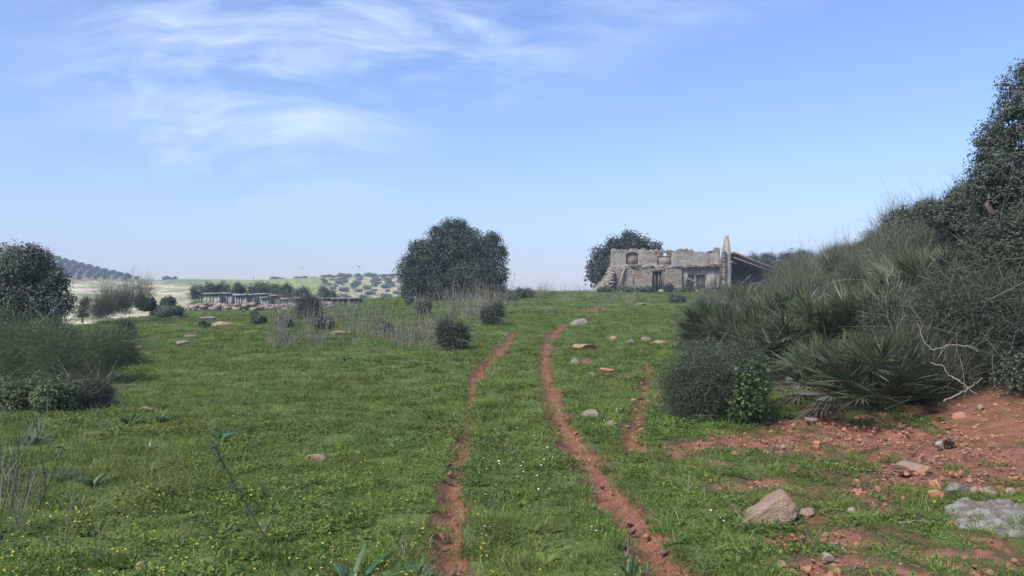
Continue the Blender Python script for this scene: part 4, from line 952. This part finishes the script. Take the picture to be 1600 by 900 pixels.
def ruin():
    d = 95.; k = d/F; X0 = (955-800)*k; zb = pz(453, d); r = empty('ruined_farmhouse', (X0, d, zb), 0, 'roofless two storey stone farmhouse ruin with a pointed gable wall', 'ruin')
    U = lambda px: (px-955)*k
    Z = lambda py: (453-py)*k
    c = .125
    tops = [(955, 388), (960, 389), (975, 390), (990, 389), (1020, 390), (1045, 391), (1070, 390), (1082, 390), (1086, 393), (1092, 394), (1104, 393), (1112, 390), (1118, 388), (1126, 387)]
    tx = [U(a) for a, _ in tops]; tz = [Z(b_) for _, b_ in tops]
    def rect(u, z, a, b_, c_, e): return U(a) < u < U(b_) and Z(e) < z < Z(c_)
    def arch(u, z, a, b_, c_, e):
        m = (U(a)+U(b_))/2; w = (U(b_)-U(a))/2
        return abs(u-m) < w and Z(e) < z < Z(c_)-.25*((u-m)/w)**2
    def inside(u, z):
        if u < 0 or u > U(1126) or z < -1.2: return False
        if z > np.interp(u, tx, tz)+(float(vn(u*3, 3, 4))-.5)*.28: return False
        if rect(u, z, 1019, 1035, 424, 500): return False
        if rect(u, z, 1076, 1086, 428, 447) or rect(u, z, 1088.5, 1104, 428, 451): return False
        if rect(u, z, 957, 962, 427, 500): return False
        if rect(u, z, 1037, 1039.6, 394.5, 399.5) or rect(u, z, 1040.4, 1043, 395, 400): return False
        if arch(u, z, 979, 997, 394, 413): return False
        if arch(u, z, 1028, 1049, 394, 414) and not rect(u, z, 1026, 1051, 394, 401): return False
        return True
    led = lambda u: Z(417)+.22*(float(vn(u*2.2, 1, 8))-.5)+.1*(float(vn(u*7, 5, 9))-.5)
    def dep(u, z):
        y = 0.
        L_ = led(u)
        if z < L_: y -= .16+.05*float(vn(u*2, z*2, 17))
        if abs(z-L_) < .14 and u > .8: y -= .18*float(vn(u*4, 2, 12))
        if u > U(1067) and z < L_-.15: y += .45
        if rect(u, z, 1107, 1120, 392, 413): y += .12
        if rect(u, z, 1026, 1051, 394, 401): y += .16
        return y
    def stone(u, z):
        s = .12+.55*float(fbm(u*.8, z*.8, 21, 3))
        if z < led(u): s += .25
        if u > U(1067) and z < led(u): s -= .4
        if z > Z(396): s += .15
        return s
    ragged('front_wall', M['plaster'], r, int(U(1127)/c)+1, int((Z(385))/c)+1, c, inside, dep, .6, stone)
    # plinth below ground
    mb = MB(); mb.box((.05, .05, -1.6), (U(1018), .55, .05)); mb.box((U(1036), .05, -1.6), (U(1126), .55, .05)); mb.build('footing', M['drystone'], r)
    # infill of windows
    def panel(name, a, b_, c_, e, yy, mat, label=None):
        m = MB(); nu = 8; m.box((U(a)+.01, yy, Z(e)), (U(b_)-.01, yy+.1, Z(c_)), jit=.01); o = m.build(name, M[mat], r)
        if label: o['label'] = label
        return o
    panel('window_infill', 979, 997, 396, 413, .28, 'brickpanel', 'blocked arched window')
    panel('window_infill', 1028, 1049, 401, 414, .24, 'brickpanel', 'blocked window below the hole')
    for a, b_ in ((979, 997), (1028, 1049)):
        m = MB(); m.beam((U(a)-.05, -.03, Z(415)), (U(b_)+.1, -.03, Z(414.6)), .2, .12); m.build('window_sill', M['plaster'], r)
        m = MB(); q_ = np.linspace(-1, 1, 9); mid = (U(a)+U(b_))/2; w = (U(b_)-U(a))/2+.06
        m.tube(np.c_[mid+q_*w, 0*q_-.03, Z(393.3)-.25*q_**2], .055, 6); m.build('window_arch', M['brickpanel'], r)
    # doorway: boards
    m = MB(); m.box((U(1017.5), -.24, Z(452)), (U(1019), .1, Z(423))); m.box((U(1035), -.24, Z(452)), (U(1036.6), .1, Z(423))); m.box((U(1016), -.26, Z(423.2)), (U(1038), .12, Z(421))); m.build('door_frame', M['wood'], r)
    for j, (a, b_, top) in enumerate(((1019.6, 1022, 426), (1022.6, 1025, 430), (1028, 1030.4, 425), (1031, 1034, 427))):
        m = MB(); m.beam((U(a)+.1, .15+.05*j, Z(452)), (U((a+b_)/2)+.12*(j-1.5), .12, Z(top)), .2, .04); m.build('board', M['wood'], r)
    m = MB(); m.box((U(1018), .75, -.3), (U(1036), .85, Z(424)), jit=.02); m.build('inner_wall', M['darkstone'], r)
    # pale recess panels and door leaves at right
    panel('door_leaf', 1076.2, 1085.8, 428.4, 450, .62, 'wood', 'weathered narrow door leaf')
    panel('door_leaf', 1089, 1103.5, 428.4, 452, .62, 'wood', 'weathered wide door leaf')
    m = MB(); m.box((U(1105), .22, Z(446)), (U(1120.5), .29, Z(421)), jit=.01); m.box((U(1068), .22, Z(449)), (U(1075.6), .29, Z(421)), jit=.01); m.build('plaster_patch', M['pale_plaster'], r)
    m = MB(); m.beam((U(1067), -.35, Z(431)), (U(1098), -.3, Z(448)), .16); m.build('fallen_beam', M['wood'], r)
    m = MB(); m.beam((U(976), -.4, Z(418)), (U(962), -.9, Z(455)), .22); m.build('slanting_beam', M['palewood'], r)
    m = MB(); m.beam((U(957.6), -.3, Z(456)), (U(957.6), -.25, Z(427)), .28); m.build('door_post', M['gable'], r)
    m = MB(); m.beam((U(989), -.2, Z(443)), (U(989.4), -.2, Z(425)), .1); m.build('wooden_stud', M['wood'], r)
    m = MB(); m.box((U(1105), -.5, Z(453)), (U(1118), 0, Z(446)), jit=.05); m.build('trough', M['darkstone'], r)
    # rubble on the ledge
    m = MB()
    for i in range(34):
        W, Fc = rockV(400+i, 9, 1); s = rng.uniform(.10, .32); u = U(rng.uniform(1064, 1121)) if i < 24 else U(rng.uniform(975, 1060))
        m.add(W*s*np.array([1.5, 1, .6])+np.array([u, -.25+rng.normal()*.1, led(u)+rng.uniform(-.05, .22)]), Fc, .5)
    for i in range(7):
        u = U(rng.uniform(1066, 1112)); m.beam((u, -.5, led(u)+rng.uniform(-.1, .3)), (u+rng.uniform(.7, 1.6), -.3, led(u)+rng.uniform(-.35, .25)), .1, t=.4)
    m.build('ledge_rubble', M['tile'], r)
    # side and back walls
    for nm, xx in (('side_wall', 0.0),):
        o = ragged(nm, M['drystone'], r, 48, 38, .16, lambda u, z: z < 4.6-.35*u+.5*float(vn(u, 1, 3)), lambda u, z: 0, .5)
        o.location = (xx+.5, .55, -1.2); o.rotation_euler = (0, 0, R_(90))
    o = ragged('back_wall', M['drystone'], r, 80, 30, .16, lambda u, z: z < 3.6+.8*float(vn(u*.7, 1, 5)), lambda u, z: 0, .5, jit=.03, seed=9); o.location = (.6, 7, -1.2)
    # gable wall
    Lg = 5.0
    def gin(u, z):
        pk = 8.35-(u-1.3)*.62 if u > 1.3 else 8.35-(1.3-u)*1.6
        return 0 <= u <= Lg and z < pk+.12*(float(vn(u*4, 1, 2))-.5)-.2*(float(vn(u*1.3, 7, 2)))
    o = ragged('gable_wall', M['gable'], r, int(Lg/.16)+1, 54, .16, gin, lambda u, z: 0, .85, lambda u, z: .15, .02, 31)
    co_ = np.empty(len(o.data.vertices)*3, np.float32); o.data.vertices.foreach_get('co', co_); co_ = co_.reshape(-1, 3)
    f_ = 1-.55*np.clip((co_[:, 2]-5.6)/2.6, 0, 1); co_[:, 1] = .38+(co_[:, 1]-.38)*f_; o.data.vertices.foreach_set('co', co_.ravel()); o.data.update()
    o.location = (U(1124)+.85, -2.2, -1.5); o.rotation_euler = (0, 0, R_(79))
    m = MB()
    for j in range(26):
        zz = -1+j*.22; m.box((U(1121.5)+rng.uniform(-.08, .05), -2.45+rng.uniform(-.05, .05), zz), (U(1125)+.1, -1.9, zz+.2), jit=.03)
    m.build('quoins', M['drystone'], r)
    # lean-to
    xA = U(1139); zA = Z(397); xB = U(1216); zB = Z(429); m = MB(); nn = 26
    for j in range(nn):
        t0 = j/nn; y0 = -2.6+j*.22
        P = np.array([(xA+(xB-xA)*q_, y0+.02*math.sin(j*3), zA+(zB-zA)*q_-.14*math.sin(q_*3.1)+.03*rng.normal()) for q_ in np.linspace(0, 1, 9)])
        m.tube(P, .13, 6, rng.random())
    m.build('leanto_roof', M['tile'], r)
    m = MB()
    m.beam((xA-.2, -2.75, zA+.08), (xB+.1, -2.75, zB+.0), .16); m.beam((xA-.2, -2.7, zA-.55), (xB-.6, -2.7, zB-.12), .13)
    m.beam((xB-.1, -2.6, zB-.1), (U(1150), -3.0, Z(449)), .1); m.beam((U(1146), -2.9, Z(446)), (U(1162), -2.9, Z(431)), .1)
    m.build('leanto_rafters', M['wood'], r)
    m = MB(); V = [(xA-.4, 3, -2), (xB, 3, -2), (xB, 3, zB-.15), (xA-.4, 3, zA-.2)]; V2 = [(a, b_+.4, c_) for a, b_, c_ in V]
    m.add(V+V2, np.array([(0, 1, 2, 3), (7, 6, 5, 4), (0, 3, 7, 4), (3, 2, 6, 7), (2, 1, 5, 6)])); m.build('leanto_back_wall', M['darkstone'], r)  # shade under the roof is put into the dark wall colour
    m = MB(); n_ = 70; P = np.c_[xB-.1+rng.normal(size=n_)*.35, -2.6+rng.normal(size=n_)*.4, zB-.1+rng.normal(size=n_)*.15]
    m.ribbons(P, np.c_[rng.normal(size=n_)+.5, rng.normal(size=n_), rng.normal(size=n_)*.5-.2], 1.0*rng.random(n_)+.3, .05, seg=2); m.build('broken_roof_reeds', M['dry'], r)
    # separate rubble slope left
    rr = empty('rubble_heap', (U(925)+X0, d-.5, zb-.6), 0, 'sloping heap of fallen stones against the left end of the ruin', 'rubble')
    m = MB()
    for i in range(420):
        W, Fc = rockV(500+i % 40, 9, 1); u = rng.random(); yy = rng.uniform(-1, 1.6)
        hmax = (.5+3.6*u**1.2)*(1-abs(yy-.4)*.35); zz = hmax*rng.random()**.3-.4
        m.add(W*rng.uniform(.12, .26)*np.array([1.4, 1, .65])+np.array([u*3.0-.5, yy, zz]), Fc, rng.random())
    mm = MB(); m.build('stones', M['drystone'], rr)
    mm = MB(); V = [(-.7, -.6, -1), (2.6, -.6, -1), (2.6, 1.3, -1), (-.7, 1.3, -1), (-.4, 0, .1), (2.6, -.2, 3.2), (2.6, 1, 3.2), (-.4, .8, .1)]
    mm.add(V, np.array([(0, 1, 5, 4), (1, 2, 6, 5), (2, 3, 7, 6), (3, 0, 4, 7), (4, 5, 6, 7)])); mm.build('packed_core', M['drystone'], rr)
    return r
ruin()
# rubble at foot (yellowish)
for i in range(16):
    px = rng.uniform(1090, 1122) if i < 11 else rng.uniform(960, 1060); d = 92.5+rng.random(); x, y = gd(px, d)
    W, Fc = rockV(600+i, 9, 2); o = mk('fallen_stone', W*rng.uniform(.18, .4)*np.array([1.4, 1, .7]), Fc, M['rock_pale']); o.location = (x, y, gz(x, y)+.12); tag(o, 'yellowish fallen masonry stone at the foot of the ruin', 'stone', 'fallen stones at the foot of the ruin')
# ------------------------------------------------------------ pens and dry stone wall
def drywall():
    m = MB(); x0 = (283-800)/F*66; x1 = (520-800)/F*66; n_ = 330
    u = rng.random(n_); yy = 66+rng.uniform(-.35, .35, n_); x = x0+(x1-x0)*u; hh = .34+.28*vn(x*.5, x*0, 5)
    r0 = np.array([x0, 66, gz((x0+x1)/2, 66)]); z = H(x, yy)
    for i in range(n_):
        W, Fc = rockV(700+i % 30, 9, 1); s = rng.uniform(.12, .30)
        m.add(W*s*np.array([1.4, 1, .75])+np.array([x[i], yy[i], z[i]+hh[i]*rng.random()])-r0, Fc, rng.random())
    xx = np.linspace(x0, x1, 60); zz = H(xx, xx*0+66)
    for a, b_, za in zip(xx[:-1], xx[1:], zz): m.box(np.array([a, 65.8, za-.3])-r0, np.array([b_-.004, 66.2, za+.25])-r0)
    o = m.build('dry_stone_wall', M['drystone']); o.location = tuple(r0); tag(o, 'low tumbled dry stone wall crossing the left meadow', 'wall')
drywall()
def pen(px0, px1, ytop, ybase, d, mats, label, roof='slab', bays=2):
    k = d/F; x0 = (px0-800)*k; w = (px1-px0)*k; zb = pz(ybase, d); h = (ybase-ytop)*k
    r = empty('livestock_pen', (x0, d, zb-.3), 0, label, 'pen', 'low concrete pens behind the dry stone wall'); h += .3
    m = MB(); m.box((0, 1.5, -.5), (w, 1.65, h-.1)); m.box((0, 0, -.5), (.14, 1.5, h-.1)); m.box((w-.14, 0, -.5), (w, 1.5, h-.1))
    for j in range(1, bays): m.box((w*j/bays-.07, 0, -.5), (w*j/bays+.07, 1.5, h-.1))
    m.build('walls', M[mats], r)
    m = MB(); m.box((-.12, -.22, h-.097), (w+.12, 1.8, h+.03), jit=.015); m.build('roof', M[roof], r)
    for j in range(bays):
        a, b_ = w*j/bays+.16, w*(j+1)/bays-.16; m = MB(); m.box((a, .05, -.5), (b_, .12, h*rng.uniform(.72, .93))); m.build('front_panel', M['concrete'], r)
pen(320, 343, 458, 469, 73, 'concrete', 'leftmost low grey pen with a pale slab roof', bays=2)
pen(344.5, 362, 457.5, 469, 73.4, 'concrete', 'second low grey pen touching the leftmost one', bays=2)
pen(367, 385, 460, 470, 72, 'concrete', 'third low grey pen with two dark openings', bays=2)
pen(386, 397, 460, 470, 72.4, 'concrete', 'narrow fourth pen joined to the third', bays=1)
pen(400, 422, 459, 470, 75, 'darkstone', 'dark pen behind the small pale one', 'concrete', bays=2)
pen(408, 419, 464, 473, 70, 'concrete', 'small pale pen in front of the dark one', bays=1)
pen(423, 436, 461, 472, 71, 'brickpanel', 'brownish pen right of the small pale one', 'brickpanel', bays=1)
pen(441, 453, 466, 473, 70, 'concrete', 'last small pen with a white roof', bays=1)
pen(462, 510, 465, 474, 74, 'darkstone', 'long low dark shed behind the upright bush', 'concrete', bays=4)
pen(511, 560, 466, 474, 75, 'darkstone', 'long low dark shed right of the upright bush', 'concrete', bays=5)
# ------------------------------------------------------------ far olives and scrub
def fartree(name, mat, n, Rr, Hh, leaf, trunk=True):
    mb = MB(); k = 9; Lb = np.c_[rng.normal(size=(k, 2))*.35*Rr, Hh*(.35+.4*rng.random(k)), Rr*(.45+.25*rng.random(k))]
    j = rng.integers(0, k, n); d = sph(n); mb.leaves(Lb[j, :3]+d*(Lb[j, 3]*(.6+.4*rng.random(n)))[:, None], d, leaf, .7)
    if trunk: mb.tube([(0, 0, -.3), (0, 0, Hh*.5)], [.2, .12], 5)
    o = mb.build(name, M[mat]); COL.objects.unlink(o); return o
ol = [fartree('olive_tree', 'farolive', 420, 1.35, 2.9, .55) for _ in range(3)]; cnt = 0
# rows run down the slope at constant spacing across it
for c_ in range(30):
    for rj in range(12):
        y = 450-rj*11+rng.normal()*.6; x = (-.60*450+c_*4.6)*(y/450)**.9+rng.normal()*.25
        px = 800+F*x/y; zz = float(H(x, y)); v_ = (zz-EYE)/y
        if px < 40 or px > 204 or v_ < .0262 or cnt >= 280: continue
        o = ol[cnt % 3].copy(); COL.objects.link(o); o.location = (x, y, zz); o.rotation_euler = (0, 0, rng.random()*6); s = rng.uniform(.9, 1.12); o.scale = (s, s, s)
        tag(o, 'small round olive tree in the rows on the far left hill', 'olive tree', 'olive grove on the far left hill'); cnt += 1
print('olives', cnt)
sb = [fartree('scrub_bush', 'farscrub', 320, 2.4, 2.8, .8, False) for _ in range(4)]; cnt = 0; used_ = []
for _ in range(3000):
    if cnt >= 190: break
    y = rng.uniform(230, 460); px = rng.uniform(425, 660); x = (px-800)/F*y
    if px < 505 and y < 440: continue
    if any((x-a)**2+(y-b_)**2 < 30 for a, b_ in used_): continue
    used_.append((x, y)); o = sb[cnt % 4].copy(); COL.objects.link(o); o.location = (x, y, float(H(x, y))-.3); s = rng.uniform(.35, .9); o.scale = (s*1.2, s*1.2, s*rng.uniform(.7, 1.0)); o.rotation_euler = (0, 0, rng.random()*6)
    tag(o, 'rounded scrub bush on the far pale hillside left of the big tree', 'bush', 'scrub on the far hillside'); cnt += 1
for i in range(14):
    px = rng.uniform(195, 300); y = rng.uniform(150, 300) if i > 5 else rng.uniform(430, 455); x = (px-800)/F*y
    o = sb[i % 4].copy(); COL.objects.link(o); o.location = (x, y, float(H(x, y))-.3); s = rng.uniform(.4, .8); o.scale = (s,)*3
    tag(o, 'scrub bush dotting the pale quarry slope', 'bush', 'scrub on the pale slope')
# post on the skyline
x, y = gd(396, 440); mb = MB(); mb.tube([(0, 0, -.5), (0, 0, 2.2), (0, 0, 2.25)], [.25, .2, .1], 6); o = mb.build('boundary_post', M['darkstone']); o.location = (x, y, float(H(x, y))); tag(o, 'tiny post standing on the far green skyline', 'post')
# two birds
for px, py, lab in ((561, 417, 'tiny dark bird flying low over the scrub hill'), (472, 418, 'second tiny bird farther left above the hill')):
    d = 85; mb = MB(); W, Fc = ICO[2]; mb.add(W*np.array([.16, .05, .05]), Fc, .5)
    for s in (-1, 1): mb.add([(.06, 0, .02), (-.07, 0, .02), (-.12, s*.32, .12), (.02, s*.30, .13), (-.10, s*.5, .05)], np.array([(0, 1, 2), (0, 2, 3), (3, 2, 4)]), .5)
    mb.add([(-.12, -.02, 0), (-.12, .02, 0), (-.26, .05, 0), (-.26, -.05, 0)], np.array([(0, 1, 2, 3)]), .5)
    o = mb.build('bird', M['clod']); o.location = ((px-800)/F*d, d, pz(py, d)); o.rotation_euler = (.2, 0, rng.random()*2+1); tag(o, lab, 'bird', 'birds')
# ------------------------------------------------------------ haze
hz, nt, b, out = newmat('haze'); nt.nodes.remove(b)
pv = N(nt, 'ShaderNodeVolumePrincipled'); pv.inputs['Color'].default_value = (.62, .74, 1, 1); pv.inputs['Density'].default_value = .0008; pv.inputs['Anisotropy'].default_value = .2
nt.links.new(pv.outputs[0], out.inputs['Volume'])
mb = MB(); zmin = float(GZ.min())-1; zmax = max(float(GZ.max()), 12)+12
mb.box((xs.min()-5, ys.min()-5, zmin), (xs.max()+5, ys.max()+5, zmax)); o = mb.build('haze', hz); tag(o, 'thin blue haze in the air', kind='stuff')
# ------------------------------------------------------------ sky and sun
SUN_EL, SUN_AZ = R_(46), R_(-138)   # azimuth from +Y towards +X
w = bpy.data.worlds.new('World'); sc.world = w; w.use_nodes = True; nt = w.node_tree
bg = nt.nodes['Background']
sky = N(nt, 'ShaderNodeTexSky'); sky.sky_type = 'NISHITA'; sky.sun_disc = False; sky.sun_elevation = SUN_EL; sky.sun_rotation = SUN_AZ; sky.air_density = 1.3; sky.dust_density = .6; sky.ozone_density = 2.5
tc = N(nt, 'ShaderNodeTexCoord'); gen = tc.outputs['Generated']
sp = N(nt, 'ShaderNodeSeparateXYZ'); nt.links.new(gen, sp.inputs[0])
# cirrus, in directions on the sky
yy = math_(nt, 'MAXIMUM', math_(nt, 'ABSOLUTE', sp.outputs['Y']), .25)
cb = N(nt, 'ShaderNodeCombineXYZ'); nt.links.new(math_(nt, 'DIVIDE', sp.outputs['X'], yy), cb.inputs[0]); nt.links.new(math_(nt, 'DIVIDE', sp.outputs['Z'], yy), cb.inputs[1])
mp = N(nt, 'ShaderNodeMapping'); mp.inputs['Rotation'].default_value = (0, 0, R_(9)); mp.inputs['Scale'].default_value = (3.4, 17, 1); mp.inputs['Location'].default_value = (.37, 1.9, 0); nt.links.new(cb.outputs[0], mp.inputs[0])
wn = N(nt, 'ShaderNodeTexNoise'); wn.inputs['Scale'].default_value = 2.2; wn.inputs['Detail'].default_value = 3; nt.links.new(cb.outputs[0], wn.inputs['Vector'])
wv = N(nt, 'ShaderNodeVectorMath', operation='SCALE'); nt.links.new(wn.outputs['Color'], wv.inputs[0]); wv.inputs['Scale'].default_value = 2.3
wa = N(nt, 'ShaderNodeVectorMath', operation='ADD'); nt.links.new(mp.outputs[0], wa.inputs[0]); nt.links.new(wv.outputs[0], wa.inputs[1])
cn = N(nt, 'ShaderNodeTexNoise'); cn.inputs['Scale'].default_value = 1.0; cn.inputs['Detail'].default_value = 9; cn.inputs['Roughness'].default_value = .62; cn.inputs['Distortion'].default_value = .35; nt.links.new(wa.outputs[0], cn.inputs['Vector'])
def blob(px, py, rx, ry):
    u, dy, dz = ray(px, py); c_ = np.array([u, dy, dz]); c_ /= np.linalg.norm(c_)
    s = N(nt, 'ShaderNodeVectorMath', operation='SUBTRACT'); nt.links.new(gen, s.inputs[0]); s.inputs[1].default_value = tuple(c_)
    m = N(nt, 'ShaderNodeVectorMath', operation='DIVIDE'); nt.links.new(s.outputs[0], m.inputs[0]); m.inputs[1].default_value = (rx, .6, ry)
    l = N(nt, 'ShaderNodeVectorMath', operation='LENGTH'); nt.links.new(m.outputs[0], l.inputs[0])
    return ramp(nt, l.outputs['Value'], 1, .1)
mk_ = math_(nt, 'ADD', blob(390, 115, .30, .23), math_(nt, 'MULTIPLY', blob(640, 60, .36, .12), .8))
mk_ = math_(nt, 'ADD', mk_, math_(nt, 'MULTIPLY', blob(1000, 20, .28, .05), .5))
mk_ = math_(nt, 'ADD', mk_, math_(nt, 'MULTIPLY', blob(320, 250, .14, .05), .5))
cl = math_(nt, 'MULTIPLY', ramp(nt, cn.outputs['Fac'], .36, .74), math_(nt, 'MINIMUM', mk_, 1))
cl = math_(nt, 'MULTIPLY', cl, .58)
tn = mixc(nt, 1., sky.outputs[0], (.70, .76, 1.02), 'MULTIPLY')
fin = mixc(nt, cl, tn, (6.2, 6.8, 8.0))
nt.links.new(fin, bg.inputs['Color']); bg.inputs['Strength'].default_value = .10
sl = bpy.data.lights.new('sun', 'SUN'); sl.energy = 2.9; sl.angle = R_(22); sl.color = (1, .93, .82)
so_ = bpy.data.objects.new('sun', sl); COL.objects.link(so_)
import mathutils
dv = mathutils.Vector((math.sin(SUN_AZ)*math.cos(SUN_EL), math.cos(SUN_AZ)*math.cos(SUN_EL), math.sin(SUN_EL)))
so_.rotation_euler = dv.to_track_quat('Z', 'Y').to_euler(); so_.location = (60, 30, 80)
# ------------------------------------------------------------ camera
cam = bpy.data.cameras.new('camera'); cam.lens = 27; cam.sensor_width = 36; cam.clip_end = 3000; cam.clip_start = .05
co = bpy.data.objects.new('camera', cam); COL.objects.link(co); co.location = (0, 0, EYE); co.rotation_euler = (math.pi/2+PITCH, 0, 0); sc.camera = co
sc.view_settings.view_transform = 'Standard'; sc.view_settings.look = 'None'; sc.view_settings.exposure = .95; sc.view_settings.gamma = 1
sc.cycles.max_bounces = 5; sc.cycles.diffuse_bounces = 3; sc.cycles.transmission_bounces = 3; sc.cycles.volume_bounces = 1; sc.cycles.use_denoising = True; sc.cycles.transparent_max_bounces = 6
